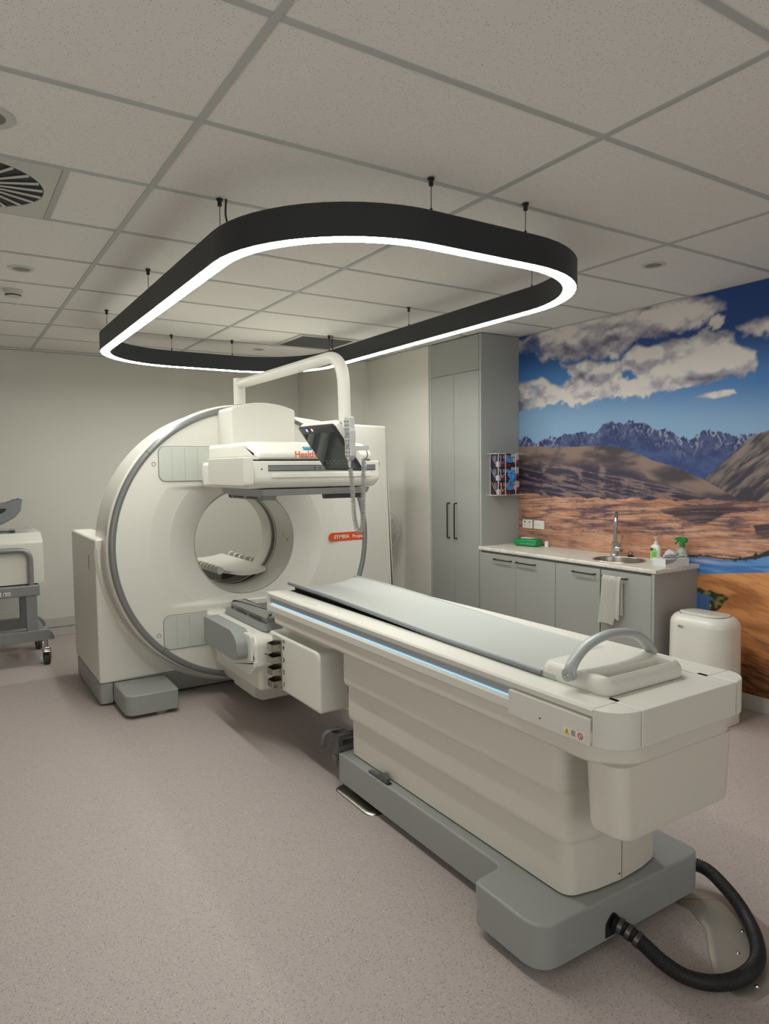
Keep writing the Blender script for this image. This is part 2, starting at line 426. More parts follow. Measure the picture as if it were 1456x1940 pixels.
# ------------------------------------------------------------------ ceiling fittings
def downlight(x, y, R_, label):
    t = thing('downlight', label, 'ceiling light', (x, y, ZC), 'recessed round downlights in the ceiling')
    bm = new(); lathe(bm, [(R_*0.66, -0.0005), (R_*0.68, -0.006), (R_*0.95, -0.006), (R_, -0.001), (R_, 0.0)], (x, y, ZC), n=40); part('trim_ring', bm, ceilframe, t)
    bm = new(); lathe(bm, [(R_*0.67, -0.003), (R_*0.5, -0.0022), (0.0, -0.0018)], (x, y, ZC), n=32); part('reflector', bm, mat('downlight_reflector_grey', (120, 118, 114), 0.3, 0.5), t)
downlight(0.165, 2.555, 0.09, 'round recessed downlight cut by the left edge, nearest the viewer')
downlight(0.424, 4.328, 0.066, 'round recessed downlight near the smoke detector')
downlight(2.537, 6.093, 0.052, 'round recessed downlight beside the grey ceiling grille')
downlight(3.40, 2.504, 0.066, 'round recessed downlight above the mountain mural')
t = thing('smoke_detector', 'white round smoke detector on the ceiling at left', 'smoke detector', (0.425, 4.85, ZC))
bm = new(); lathe(bm, [(0.055, 0), (0.055, -0.012), (0.05, -0.016)], (0.425, 4.85, ZC), n=32); part('mounting_base', bm, ceilframe, t)
bm = new(); lathe(bm, [(0.048, -0.014), (0.048, -0.03), (0.036, -0.042), (0.034, -0.044)], (0.425, 4.85, ZC), n=32); part('sensor_body', bm, ceilframe, t)
bm = new(); lathe(bm, [(0.044, -0.030), (0.0465, -0.0335), (0.041, -0.0385)], (0.425, 4.85, ZC), n=32); part('sensing_slot', bm, darkp, t)
# swirl air diffuser in a 600 mm plate
t = thing('swirl_air_diffuser', 'square white ceiling plate with round black swirl air diffuser, cut by left edge', 'air vent', (0.137, 3.14, ZC))
bm = new()
c0 = (0.137, 3.14); N = 64
outer = []
for i in range(N):
    a = 2*PI*i/N; k = 0.298/max(abs(math.cos(a)), abs(math.sin(a))); outer.append((c0[0]+k*math.cos(a), c0[1]+k*math.sin(a)))
inner = ell(c0[0], c0[1], 0.262, 0.262, N)
outer = [(c0[0]+(x-c0[0])*0.98, c0[1]+(y-c0[1])*0.98) for x, y in outer]; loft(bm, [(outer, ZC-0.001), (outer, ZC-0.006), (inner, ZC-0.006), (inner, ZC-0.001)], cap0=False, cap1=False); part('face_plate', bm, ceilframe, t)
bm = new(); loft(bm, [(ell(c0[0], c0[1], 0.262, 0.262, N), ZC-0.0008), (ell(c0[0], c0[1], 0.262, 0.262, N), ZC-0.0012)]); part('dark_opening', bm, black, t)
for i in range(22):
    a = 2*PI*i/22+0.1; d = Vector((math.cos(a), math.sin(a), 0)); p = Vector((-d.y, d.x, 0)); C_ = Vector((c0[0], c0[1], ZC))
    bm = new()
    v = [C_+d*0.05+p*0.003+Vector((0, 0, -0.005)), C_+d*0.258+p*0.003+Vector((0, 0, -0.004)), C_+d*0.258+p*0.009+Vector((0, 0, -0.011)), C_+d*0.05+p*0.005+Vector((0, 0, -0.009))]
    v2 = [q+Vector((0, 0, 0.0018))+p*0.002 for q in v]
    A = [bm.verts.new(q) for q in v]; B = [bm.verts.new(q) for q in v2]
    bm.faces.new(A); bm.faces.new(B[::-1])
    for k in range(4): bm.faces.new((A[k], A[(k+1) % 4], B[(k+1) % 4], B[k]))
    part('vane', bm, ceilframe, t, smooth=False)
t = thing('return_air_grille', 'square grey ceiling grille in a white frame above the scanner', 'air vent', (2.849, 5.54, ZC))
bm = new()
A = rrect(2.556, 3.137, 5.252, 5.828, 0.002, 1); B = rrect(2.60, 3.093, 5.30, 5.78, 0.002, 1)
loft(bm, [(A, ZC-0.001), (A, ZC-0.009), (B, ZC-0.006), (B, ZC-0.001)], cap0=False, cap1=False); part('frame', bm, ceilframe, t)
bm = new(); box(bm, 2.60, 3.093, 5.30, 5.78, ZC-0.003, ZC-0.0015); 
for k in range(44):
    y = 5.305+k*0.0108; box(bm, 2.602, 3.091, y, y+0.003, ZC-0.006, ZC-0.003)
part('grille_core', bm, mat('grille_grey', (112, 116, 116), 0.5), t, smooth=False)

# ================================================================== MURAL
def vnoise(x, y, seed):
    rs = np.random.RandomState(seed); T = rs.rand(256, 256)
    xi, yi = np.floor(x).astype(int), np.floor(y).astype(int); fx, fy = x-xi, y-yi
    fx = fx*fx*(3-2*fx); fy = fy*fy*(3-2*fy)
    a = T[xi % 256, yi % 256]; b = T[(xi+1) % 256, yi % 256]; c = T[xi % 256, (yi+1) % 256]; d = T[(xi+1) % 256, (yi+1) % 256]
    return a*(1-fx)*(1-fy)+b*fx*(1-fy)+c*(1-fx)*fy+d*fx*fy
def fbm(x, y, seed, oct=5, ridged=False):
    s = 0; amp = 0.5; t = 0
    for k in range(oct):
        v = vnoise(x, y, seed+k*17)
        if ridged: v = 1-abs(2*v-1)
        s = s+amp*v; t += amp; amp *= 0.52; x = x*2.03+11.3; y = y*2.03+5.7
    return s/t
def sd_poly(U, Z, poly):
    P = np.array(poly); d = np.full(U.shape, 1e9); inside = np.zeros(U.shape, bool)
    for i in range(len(P)):
        a, b = P[i-1], P[i]; e = b-a; w0, w1 = U-a[0], Z-a[1]
        t_ = np.clip((w0*e[0]+w1*e[1])/(e@e+1e-12), 0, 1)
        d = np.minimum(d, (w0-e[0]*t_)**2+(w1-e[1]*t_)**2)
        c1 = (a[1] > Z) != (b[1] > Z)
        xx = (b[0]-a[0])*(Z-a[1])/((b[1]-a[1])+1e-12)+a[0]
        inside ^= c1 & (U < xx)
    return np.where(inside, 1, -1)*np.sqrt(d)
def line(U, pts):
    P = np.array(pts); return np.interp(U, P[:, 0], P[:, 1])
def sst(a, b, x): t_ = np.clip((x-a)/(b-a), 0, 1); return t_*t_*(3-2*t_)
def L3(c): return np.array(lin(c))
def mixc(A, B, t_): return A*(1-t_[..., None])+B*t_[..., None]
RIDGE=[(-0.156,1.77),(0.016,1.772),(0.083,1.799),(0.143,1.784),(0.203,1.731),(0.284,1.762),(0.375,1.791),(0.463,1.771),(0.528,1.8),(0.602,1.797),(0.654,1.802),(0.715,1.815),(0.775,1.796),(0.853,1.792),(0.91,1.85),(0.957,1.866),(1.022,1.866),(1.077,1.855),(1.104,1.846),(1.156,1.872),(1.217,1.854),(1.268,1.851),(1.335,1.811),(1.385,1.788),(1.449,1.788),(1.504,1.761),(1.559,1.738),(1.649,1.713),(1.707,1.751),(1.764,1.774),(1.82,1.758),(1.889,1.736),(1.969,1.725),(2.072,1.724),(2.166,1.741),(2.443,1.818),(7,1.8)]
SLOPE=[(1.756,1.458),(1.839,1.524),(1.919,1.594),(2.009,1.674),(2.084,1.726),(2.165,1.753),(2.441,1.887),(3.5,2.1),(7,1.9)]
SLOPEB=[(1.756,1.458),(1.869,1.394),(1.991,1.32),(2.175,1.314),(2.456,1.312),(7,1.3)]
HILL=[(-0.156,1.735),(0.017,1.72),(0.215,1.719),(0.398,1.699),(0.55,1.703),(0.716,1.7),(0.854,1.7),(0.968,1.696),(1.079,1.678),(1.203,1.638),(1.322,1.592),(1.437,1.555),(1.547,1.526),(1.638,1.492),(1.727,1.458),(1.813,1.413),(1.896,1.369),(1.991,1.32),(2.456,1.3),(7,1.3)]
PLAIN=[(-0.157,1.359),(0.017,1.345),(0.216,1.315),(0.444,1.304),(0.858,1.307),(1.224,1.303),(1.55,1.309),(1.991,1.316),(2.456,1.312),(7,1.31)]
GUL1=[(1.409,1.238),(1.551,1.258),(1.759,1.273),(1.912,1.279),(2.107,1.274),(2.126,1.26),(1.979,1.246),(1.899,1.226),(1.845,1.191),(1.761,1.153),(1.689,1.151),(1.614,1.174),(1.521,1.194),(1.442,1.211)]
GUL2=[(2.071,1.172),(2.178,1.188),(2.348,1.201),(2.35,1.106),(2.18,1.105),(2.098,1.117)]
C1=[(-0.156,2.705),(0.045,2.637),(0.212,2.677),(0.436,2.702),(0.845,2.704),(1.206,2.691),(1.528,2.679),(1.647,2.667),(1.705,2.629),(1.79,2.605),(1.859,2.559),(1.867,2.507),(1.806,2.487),(1.723,2.437),(1.622,2.429),(1.47,2.434),(1.343,2.444),(1.26,2.469),(1.209,2.449),(1.167,2.413),(1.088,2.352),(1.017,2.304),(0.943,2.313),(0.77,2.352),(0.65,2.352),(0.503,2.372),(0.416,2.416),(0.282,2.401),(0.189,2.481),(-0.156,2.53)]
C2=[(1.035,2.316),(1.141,2.374),(1.21,2.421),(1.294,2.379),(1.408,2.403),(1.532,2.397),(1.623,2.369),(1.695,2.41),(1.794,2.393),(1.942,2.38),(1.957,2.316),(2.086,2.235),(2.1,2.16),(2.076,2.102),(2.0,2.098),(1.895,2.086),(1.758,2.069),(1.614,2.051),(1.461,2.053),(1.299,2.04),(1.128,2.027),(0.946,2.029),(0.773,2.013),(0.611,2.003),(0.505,2.051),(0.283,2.02),(0.07,2.037),(-0.156,2.019),(-0.156,2.249),(0.118,2.288),(0.282,2.302),(0.417,2.238),(0.504,2.212),(0.567,2.268),(0.482,2.359),(0.77,2.352),(0.943,2.313)]
C3=[(1.666,1.99),(1.731,2.013),(1.829,2.022),(1.937,2.024),(1.961,1.99),(1.884,1.979),(1.802,1.97),(1.717,1.981)]
C4=[(1.942,2.405),(2.006,2.431),(2.15,2.429),(2.6,2.44),(2.6,2.281),(2.152,2.321),(2.083,2.338),(1.994,2.371)]
C5=[(1.723,2.431),(1.751,2.478),(1.806,2.493),(1.868,2.463),(1.855,2.414),(1.794,2.399),(1.738,2.409)]
HOLE=[(1.063,2.246),(1.16,2.227),(1.196,2.172),(1.126,2.159),(1.081,2.2)]
TREES=[(-1,0.5),(1.50,0.70),(1.58,0.86),(1.629,0.931),(1.745,0.932),(1.893,0.93),(1.998,0.938),(2.099,0.962),(2.183,0.993),(2.493,1.03),(7,1.03)]
LAKEB=[(1.631,0.802),(1.717,0.816),(1.965,0.853),(2.185,0.883),(2.497,0.90),(7,0.9)]
POND=[(1.2,0.72),(1.594,0.70),(1.719,0.713),(1.806,0.701),(1.883,0.685),(1.825,0.648),(1.8,0.619),(1.826,0.592),(1.753,0.512),(1.597,0.484),(1.2,0.47)]
BUSH=[(1.2,0.73),(1.593,0.715),(1.719,0.724),(1.806,0.718),(1.879,0.701),(1.94,0.69),(1.905,0.657),(1.884,0.622),(1.856,0.593),(1.79,0.579),(1.811,0.617),(1.788,0.638),(1.832,0.67),(1.787,0.688),(1.719,0.698),(1.594,0.692),(1.2,0.70)]
def paint(U, Z):
    # sky
    t_ = sst(1.7, 2.6, Z+0.10*(U-1.2))
    img = mixc(mixc(np.broadcast_to(L3((128, 162, 195)), U.shape+(3,)), L3((62, 116, 176)), sst(0, 0.55, t_)), L3((26, 60, 122)), sst(0.5, 1.0, t_))
    # clouds
    w = fbm(U*5, Z*6, 3, 5)-0.5; w2 = fbm(U*22, Z*26, 33, 5)-0.5
    Uw, Zw = U+w*0.10+w2*0.03, Z+(fbm(U*5+9, Z*6+4, 5, 5)-0.5)*0.08+w2*0.03
    cl = np.zeros(U.shape)
    for poly, sharp, s0 in ((C1, 0.045, 0.0), (C2, 0.028, 0.0), (C3, 0.012, 0.0), (C4, 0.04, 0.0), (C5, 0.02, 0.0)):
        k = 0.25 if poly is C3 else 1
        d = sd_poly(U+(Uw-U)*k, Z+(Zw-Z)*k, poly)
        cl = np.maximum(cl, sst(-sharp*0.35, sharp, d+w2*0.05*k))
    cl *= 1-sst(-0.01, 0.02, sd_poly(Uw, Zw, HOLE))
    hole2 = sst(0.52, 0.62, fbm(U*4+3, Z*6+1, 91, 4))*sst(0.45, 0.2, abs(U-0.15)*1.3+abs(Z-2.42)); cl *= 1-0.75*hole2
    shade = fbm(U*3.2+w*0.5, Z*6+w2*0.3, 71, 5)-fbm(U*3.2+0.12+w*0.5, Z*6+0.34+w2*0.3, 71, 5)
    shade = 0.60+shade*2.0+(fbm(U*11, Z*14, 77, 5)-0.5)*0.45
    dark = np.exp(-(((U-0.75)/0.55)**2+((Z-2.44-0.08*(U-0.75))/0.10)**2))*0.95+np.exp(-(((U-1.75)/0.35)**2+((Z-2.11)/0.04)**2))*0.7+np.exp(-(((U-0.0)/0.15)**2+((Z-2.2)/0.25)**2))*0.5
    shade = np.clip(shade-dark*0.75+0.12, 0, 1)
    cc = mixc(mixc(np.broadcast_to(L3((104, 100, 120)), U.shape+(3,)), L3((160, 155, 166)), sst(0, 0.45, shade)), L3((216, 209, 204)), sst(0.35, 0.85, shade))
    img = mixc(img, cc, cl*0.97)
    # mountains
    jag = (fbm(U*30, Z*0+1, 12, 5, True)-0.5)*0.035
    rid = line(U, RIDGE)+jag
    mk = sst(-0.003, 0.003, rid-Z)
    f = fbm(U*9+Z*6, Z*12-U*3, 15, 6, True)
    far = mixc(np.broadcast_to(L3((36, 50, 94)), U.shape+(3,)), L3((66, 78, 120)), sst(0.5, 0.85, f))
    far = mixc(far, L3((52, 78, 140)), sst(0.05, 0.35, rid-Z)*0.6)
    sn = 0.6*sst(0.70, 0.80, fbm(U*26+Z*16, Z*16-U*20, 44, 5, True))*sst(0.16, 0.01, rid-Z)*np.clip(0.35+0.9*sst(0.45, 0.6, fbm(U*3, Z*0, 46, 2)), 0, 1)
    far = mixc(far, L3((190, 194, 212)), sn*0.85)
    img = mixc(img, far, mk)
    # right slope
    mk = (sst(-0.003, 0.003, line(U, SLOPE)+jag*0.5-Z))*(U > 1.756)*(Z > line(U, SLOPEB)-0.02)
    st = fbm((U+Z*1.0)*5, (Z-U*0.8)*34, 18, 5)
    f2 = fbm(U*6, Z*6, 19, 4)
    sl = mixc(np.broadcast_to(L3((58, 54, 66)), U.shape+(3,)), L3((128, 116, 110)), sst(0.38, 0.68, st*0.7+f2*0.3))
    img = mixc(img, sl, mk)
    # hill
    hl = line(U, HILL)+(fbm(U*14, Z*0+3, 22, 3)-0.5)*0.008
    mk = sst(-0.003, 0.003, hl-Z)
    f = fbm(U*3+Z*3, Z*9-U, 24, 6); g = fbm(U*5, Z*42+U*6, 25, 6, True)
    hc = mixc(np.broadcast_to(L3((66, 58, 66)), U.shape+(3,)), L3((132, 112, 104)), sst(0.32, 0.66, f))
    low = sst(0.08, 0.20, hl-Z+(f-0.5)*0.12)
    lc = mixc(np.broadcast_to(L3((38, 38, 64)), U.shape+(3,)), L3((128, 108, 110)), sst(0.60, 0.86, g))
    hc = mixc(hc, lc, low*0.9)
    valley = sst(0.05, 0.0, abs((U-0.42)-(Z-1.6)*0.6))*sst(1.42, 1.6, Z)*0.5
    hc = mixc(hc, L3((62, 56, 66)), valley)
    img = mixc(img, hc, mk)
    # plain
    pl_ = line(U, PLAIN)+(fbm(U*9, Z*0+7, 27, 4)-0.5)*0.05
    mk = sst(-0.004, 0.004, pl_-Z)
    wz = fbm(U*1.6, Z*5, 8, 3)*0.5; g = fbm(U*3.0+wz*2, (Z+wz*0.10)*44-U*3, 28, 6, True); f = fbm(U*2.2, Z*10, 29, 5); g2 = fbm(U*9, (Z+wz*0.1)*110, 128, 4, True)
    k = sst(0.56, 0.80, g)*0.7*sst(0.35, 0.6, f+0.1)+sst(0.60, 0.85, g2)*0.35+sst(0.52, 0.72, f)*0.35
    hi_ = mixc(np.broadcast_to(L3((196, 150, 124)), U.shape+(3,)), L3((176, 124, 96)), sst(0.3, 0.7, fbm(U*6, Z*30, 30, 4)))
    pc = mixc(hi_, L3((92, 70, 78)), np.clip(k, 0, 1))
    lowl = sst(1.15, 0.95, Z+(f-0.5)*0.3)*sst(1.3, 0.3, U)
    pc = mixc(pc, L3((112, 78, 72)), lowl*0.35)
    for G in (GUL1, GUL2):
        d = sd_poly(U+(f-0.5)*0.05, Z+(g-0.5)*0.02, G); pc = mixc(pc, mixc(np.broadcast_to(L3((44, 38, 50)), U.shape+(3,)), L3((104, 82, 84)), sst(0.62, 0.85, g)), sst(-0.004, 0.008, d)*0.92)
    img = mixc(img, pc, mk)
    # lake
    ed = (fbm(U*40, Z*0+2, 51, 4)-0.5)*0.03
    tl = line(U, TREES)
    lk = sst(-0.003, 0.003, tl-Z)
    lc = mixc(np.broadcast_to(L3((60, 108, 172)), U.shape+(3,)), L3((92, 138, 190)), sst(0.45, 0.75, fbm(U*6, Z*70, 53, 4)))
    lc = mixc(lc, L3((160, 164, 184)), sst(0.02, 0.0, abs(Z-(tl-0.022-0.02*(U-1.6))))*sst(2.05, 1.75, U)*0.8)
    img = mixc(img, lc, lk)
    tr = sst(0.004, -0.002, abs(Z-tl-0.008+ed*0.6)-(0.008+abs(ed)*1.2)*np.clip(0.4+sst(1.9, 2.2, U)*1.0, 0, 2))
    img = mixc(img, L3((44, 46, 34)), tr)
    # foreground
    fg = sst(-0.003, 0.003, line(U, LAKEB)-Z)
    s1 = fbm(U*2.5-Z*1.2, Z*11+U*2.0, 61, 6); s2 = fbm(U*7, Z*60+U*14, 63, 5, True)
    fc = mixc(np.broadcast_to(L3((206, 142, 88)), U.shape+(3,)), L3((158, 98, 54)), sst(0.35, 0.68, s1))
    dn = sst(0.62, 0.12, Z+(s1-0.5)*0.3)
    fc = mixc(fc, L3((112, 68, 40)), dn*0.75)
    fc = mixc(fc, L3((58, 38, 32)), sst(0.55, 0.85, s2)*(0.2+0.65*dn))
    fc = mixc(fc, L3((226, 160, 96)), sst(0.60, 0.75, fbm(U*3-Z*2, Z*14+U*3, 66, 4))*0.5*(1-dn*0.6))
    img = mixc(img, fc, fg)
    nz = (fbm(U*30, Z*34, 68, 4)-0.5)*0.02
    pd = sd_poly(U, Z, POND); img = mixc(img, L3((66, 100, 146)), sst(-0.002, 0.004, pd)*fg)
    bd = sd_poly(U+nz, Z+nz, BUSH); bc = mixc(np.broadcast_to(L3((44, 44, 26)), U.shape+(3,)), L3((132, 120, 66)), sst(0.45, 0.75, fbm(U*45, Z*50, 69, 3)))
    img = mixc(img, bc, sst(-0.003, 0.004, bd)*fg)
    return np.clip(img*1.22, 0, 0.92)
us = np.concatenate([np.arange(0, 2.75, 0.0048), np.arange(2.75, 6.86, 0.03)]); us[-1] = 4.46-YF
zs = np.arange(0.1, ZC-0.006, 0.0048); zs = np.append(zs, ZC-0.006)
UU, ZZ = np.meshgrid(us, zs, indexing='ij'); img = paint(UU, ZZ)
nu, nz_ = UU.shape
co = np.stack([np.full(UU.shape, XR-0.003), 4.46-UU, ZZ], -1).reshape(-1, 3)
idx = np.arange(nu*nz_).reshape(nu, nz_)
q = np.stack([idx[:-1, :-1], idx[1:, :-1], idx[1:, 1:], idx[:-1, 1:]], -1).reshape(-1, 4)
# closed sheet: two extra rear corners rows give it its thickness
me = bpy.data.meshes.new('landscape_mural')
nf = len(q); nv = len(co)
back = np.array([[XR-0.0005, 4.46, 0.1], [XR-0.0005, YF, 0.1], [XR-0.0005, YF, ZC-0.006], [XR-0.0005, 4.46, ZC-0.006]])
co2 = np.vstack([co, back])
faces = q.tolist()+[[nv, nv+3, nv+2, nv+1]]
me.vertices.add(len(co2)); me.vertices.foreach_set('co', co2.ravel())
loops = np.concatenate([q.ravel(), [nv, nv+3, nv+2, nv+1]]); me.loops.add(len(loops)); me.loops.foreach_set('vertex_index', loops)
me.polygons.add(nf+1); me.polygons.foreach_set('loop_start', np.arange(nf+1)*4)
me.update(); me.validate()
ca = me.color_attributes.new('print', 'FLOAT_COLOR', 'POINT')
cols = np.ones((nv+4, 4)); cols[:nv, :3] = img.reshape(-1, 3); ca.data.foreach_set('color', cols.ravel())
me.materials.append(attr_mat('printed_landscape', 0.6))
mo = bpy.data.objects.new('landscape_mural', me); COL.objects.link(mo)
mo['label'] = 'wall-sized printed mural of blue mountains, clouds and golden hills behind the sink bench'; mo['category'] = 'mural'

# ================================================================== SCANNER GANTRY
CX, CZ = 1.83, 1.038
g = thing('gamma_camera_scanner', 'big round white hospital scanner gantry with grey ring, central bore and two camera heads', 'scanner', (CX, 5.0, 0.0))
YR = 4.60
# outer drum shell
bm = new()
lathe(bm, [(0.9, 4.64), (0.945, 4.625), (0.962, 4.64), (0.966, 4.68), (0.955, 4.82), (0.955, 4.826), (0.948, 5.08), (0.93, 5.14), (0.86, 5.19), (0.45, 5.24), (0.375, 5.27), (0.36, 5.26), (0.375, 4.95), (0.5, 4.8), (0.85, 4.74)], (CX, 0, CZ), 'y', 128, closed_prof=True)
part('drum_shell', bm, white, g)
# grey ring
bm = new(); pts = []
R0 = 0.931
prof = [(R0+0.022*math.cos(a), 4.612-0.024*math.sin(a)) for a in [2*PI*k/14 for k in range(14)]]
lathe(bm, prof, (CX, 0, CZ), 'y', 160, closed_prof=True)
part('grey_ring', bm, ringm, g, 'grey metallic ring around the disc')
for a in (138, 227, -40):
    bm = new(); a = math.radians(a); t_ = Vector((-math.sin(a), 0, math.cos(a))); c_ = Vector((CX+R0*math.cos(a), 4.612, CZ+R0*math.sin(a)))
    lathe_pts = []
    p = [c_+Vector((math.cos(a), 0, math.sin(a)))*0.0228*math.cos(b)+Vector((0, -0.0248*math.sin(b), 0)) for b in [2*PI*k/16 for k in range(16)]]
    for s in (-0.0012, 0.0012): lathe_pts.append([bm.verts.new(q_+t_*s) for q_ in p])
    A, B = lathe_pts
    for k in range(16): bm.faces.new((A[k], A[(k+1) % 16], B[(k+1) % 16], B[k]))
    part('ring_joint', bm, darkp, g)
# disc face with flared funnel into the bore
bm = new(); RB = 0.372; RO = 0.915; NR, NA = 150, 360
def face_y(x, z):
    dx, dz = x-CX, z-CZ; r = math.hypot(dx, dz)
    f = max(0.0, min(1.0, (0.66-r)/(0.66-RB)))
    dep = max(0.115*(f**1.7), 0.016*max(0.0, min(1.0, (0.70-r)/0.12)))
    band = 1/(1+math.exp((abs(dz)-0.393)/0.0035))
    return 4.606+dep*band+(1-band)*0.0
rings = []
for i in range(NR+1):
    r = RB+(RO-RB)*i/NR; ring = []
    for k in range(NA):
        a = 2*PI*k/NA; x, z = CX+r*math.cos(a), CZ+r*math.sin(a)
        if i == 0: y = 4.606+0.115
        else: y = face_y(x, z)
        ring.append(bm.verts.new((x, y, z)))
    rings.append(ring)
for a, b in zip(rings, rings[1:]):
    for k in range(NA): bm.faces.new((a[k], a[(k+1) % NA], b[(k+1) % NA], b[k]))
part('gantry_face', bm, white, g, angle=60)
bm = new(); lathe(bm, [(RB+0.003+0.006*math.cos(a), 4.718+0.006*math.sin(a)) for a in [2*PI*k/8 for k in range(8)]], (CX, 0, CZ), 'y', 96, closed_prof=True); part('bore_rim', bm, mat('rim_pale_grey', (180, 178, 170), 0.35), g)
bm = new(); lathe(bm, [(0.376, 4.719), (0.372, 4.72), (0.360, 4.99), (0.366, 4.995)], (CX, 0, CZ), 'y', 96); 
bmesh.ops.delete(bm, geom=[f for f in bm.faces if len(f.verts) > 4], context='FACES'); fl = part('bore_liner', bm, liner, g)
bm = new(); lathe(bm, [(0.372, 4.99), (0.368, 5.0), (0.364, 5.09), (0.37, 5.1)], (CX, 0, CZ), 'y', 96)
bmesh.ops.delete(bm, geom=[f for f in bm.faces if len(f.verts) > 4], context='FACES'); part('bore_gap', bm, dark_gap, g, 'dark slot between the two bore linings')
bm = new(); lathe(bm, [(0.37, 5.09), (0.356, 5.095), (0.35, 5.26), (0.38, 5.275)], (CX, 0, CZ), 'y', 96)
bmesh.ops.delete(bm, geom=[f for f in bm.faces if len(f.verts) > 4], context='FACES'); part('rear_bore_liner', bm, liner, g)
bm = new(); lathe(bm, [(0.356+0.004*math.cos(a), 5.0+0.004*math.sin(a)) for a in [2*PI*k/8 for k in range(8)]], (CX, 0, CZ), 'y', 96, closed_prof=True); part('liner_edge', bm, white2, g)
# small round windows and laser sticker inside the bore
bm = new()
for y_, k in ((4.80, 0), ):
    a = math.radians(-3); c_ = Vector((CX+0.366*math.cos(a), y_, CZ+0.366*math.sin(a)))
    tube(bm, [c_+Vector((-0.002, 0.009*math.cos(b), 0.009*math.sin(b))) for b in [2*PI*q_/20 for q_ in range(20)]], 0.0012, 6, closed=True)
part('laser_window', bm, darkp, fl)
bm = new(); yy = 4.88; xx = CX+0.3625
for v3 in ([(xx, yy+0.012, CZ), (xx, yy-0.012, CZ), (xx, yy, CZ+0.024)],):
    vs = [bm.verts.new(q_) for q_ in v3]; vs2 = [bm.verts.new((q_[0]-0.001, q_[1], q_[2])) for q_ in v3]
    bm.faces.new(vs2); [bm.faces.new((vs[k], vs[(k+1) % 3], vs2[(k+1) % 3], vs2[k])) for k in range(3)]
part('warning_sticker', bm, yellowp, fl, smooth=False)
# recessed bellows panels
def bellows(x0, x1, z0, z1, flip):
    bm = new(); slab(bm, rrect(x0, x1, z0, z1, 0.045, 6), 4.5985, 4.612, 0.002, 'y')
    o = part('bellows_panel', bm, bellow, g, 'pale green-grey pleated panel')
    bm = new(); slab(bm, rrect(x0-0.004, x1+0.004, z0-0.004, z1+0.004, 0.048, 6), 4.6005, 4.614, 0.001, 'y'); part('panel_seam', bm, mat('seam_grey', (150, 148, 140), 0.6), o)
    for x in [x0+0.085*k for k in range(1, 5)]+[x1-0.085*k for k in range(1, 5)]:
        bm = new(); box(bm, x-0.0008, x+0.0008, 4.5975, 4.6, z0+0.006, z1-0.006)
        part('pleat_line', bm, mat('pleat_grey', (176, 180, 172), 0.6), o, smooth=False)
bellows(1.204, 2.456, 1.478, 1.705, 0); bellows(1.204, 2.456, 0.36, 0.585, 0)
for z_ in (1.591, 0.46):
    bm = new(); lathe(bm, [(0.012+0.0017*math.cos(a), 4.6045+0.0017*math.sin(a)) for a in [2*PI*k/8 for k in range(8)]], (1.172, 0, z_), 'y', 28, closed_prof=True); part('fixing_ring', bm, mat('ring_mark_grey', (120, 118, 112), 0.4), g)
# orange name label
bm = new(); P_ = [(2.775, 0.999), (2.775, 1.064)]+[(2.478+0.0325*math.cos(math.radians(a)), 1.0315+0.0325*math.sin(math.radians(a))) for a in range(90, 271, 15)]
slab(bm, P_, 4.6025, 4.607, 0.0006, 'y', mi=0); o = part('name_label', bm, orange, g, 'orange label with white lettering')
bm = new(); text(bm, 'SYMBIA', 0.040, (2.488, 4.6018, 1.018), (1, 0, 0), (0, 0, 1), bold=0.0006); part('label_lettering', bm, whitep, o, smooth=False)
bm = new(); text(bm, 'Pro.specta', 0.038, (2.648, 4.6018, 1.018), (1, 0, 0), (0, 0, 1), squeeze=0.72, bold=0.0005)
part('label_lettering', bm, whitep, o, smooth=False)
# side cabinet (left/below) with arc cut out for the drum
arc = [(CX+0.868*math.cos(math.radians(a)), CZ+0.868*math.sin(math.radians(a))) for a in np.linspace(-60, -184.3, 60)]
P_ = rpoly([(0.822, 0.30), (0.822, 0.152), (2.264, 0.152), (2.264, 0.24)], [0, 0.022, 0.022, 0])+arc+rpoly([(arc[-1][0], 1.09), (arc[-1][0], 1.108), (0.822, 1.108), (0.822, 0.95)], [0, 0.002, 0.022, 0])
bm = new(); slab(bm, P_, 4.765, 5.70, 0.012, 'y', e0=0.014, n=4)
part('side_cabinet', bm, white2, g)
# raised concentric lip of the cabinet around the drum
bm = new(); lathe(bm, [(0.975, 4.80), (0.98, 4.752), (0.995, 4.746), (1.012, 4.766), (1.012, 4.8)], (CX, 0, CZ), 'y', 64, a0=180, a1=292)
part('concentric_lip', bm, white2, g)
# curved end bulge mark on the left side panel
bm = new(); tube(bm, [(0.8215, 4.985+0.012*math.sin(PI*k/10), 0.985-0.10*k/10) for k in range(11)], 0.002, 6); part('side_latch', bm, darkp, g)
# right rear housing (tall)
P_ = rpoly([(2.30, 0.152), (3.385, 0.152), (3.335, 1.0), (3.268, 1.912), (2.74, 1.925), (2.41, 1.965), (2.2, 1.93)], [0, 0.02, 0.3, 0.012, 0.05, 0.05, 0])
# lower half keeps clear of the bore
P2 = rpoly([(3.338, 0.152), (3.314, 1.0), (3.268, 1.912), (2.74, 1.925), (2.41, 1.965)], [0.024, 0.3, 0.026, 0.05, 0])+[(CX+0.55*math.cos(math.radians(a)), CZ+0.55*math.sin(math.radians(a))) for a in range(80, -76, -6)]+[(2.1, 0.152)]
bm = new(); slab(bm, P2, 5.06, 5.62, 0.02, 'y', n=4); part('rear_housing', bm, white2, g)
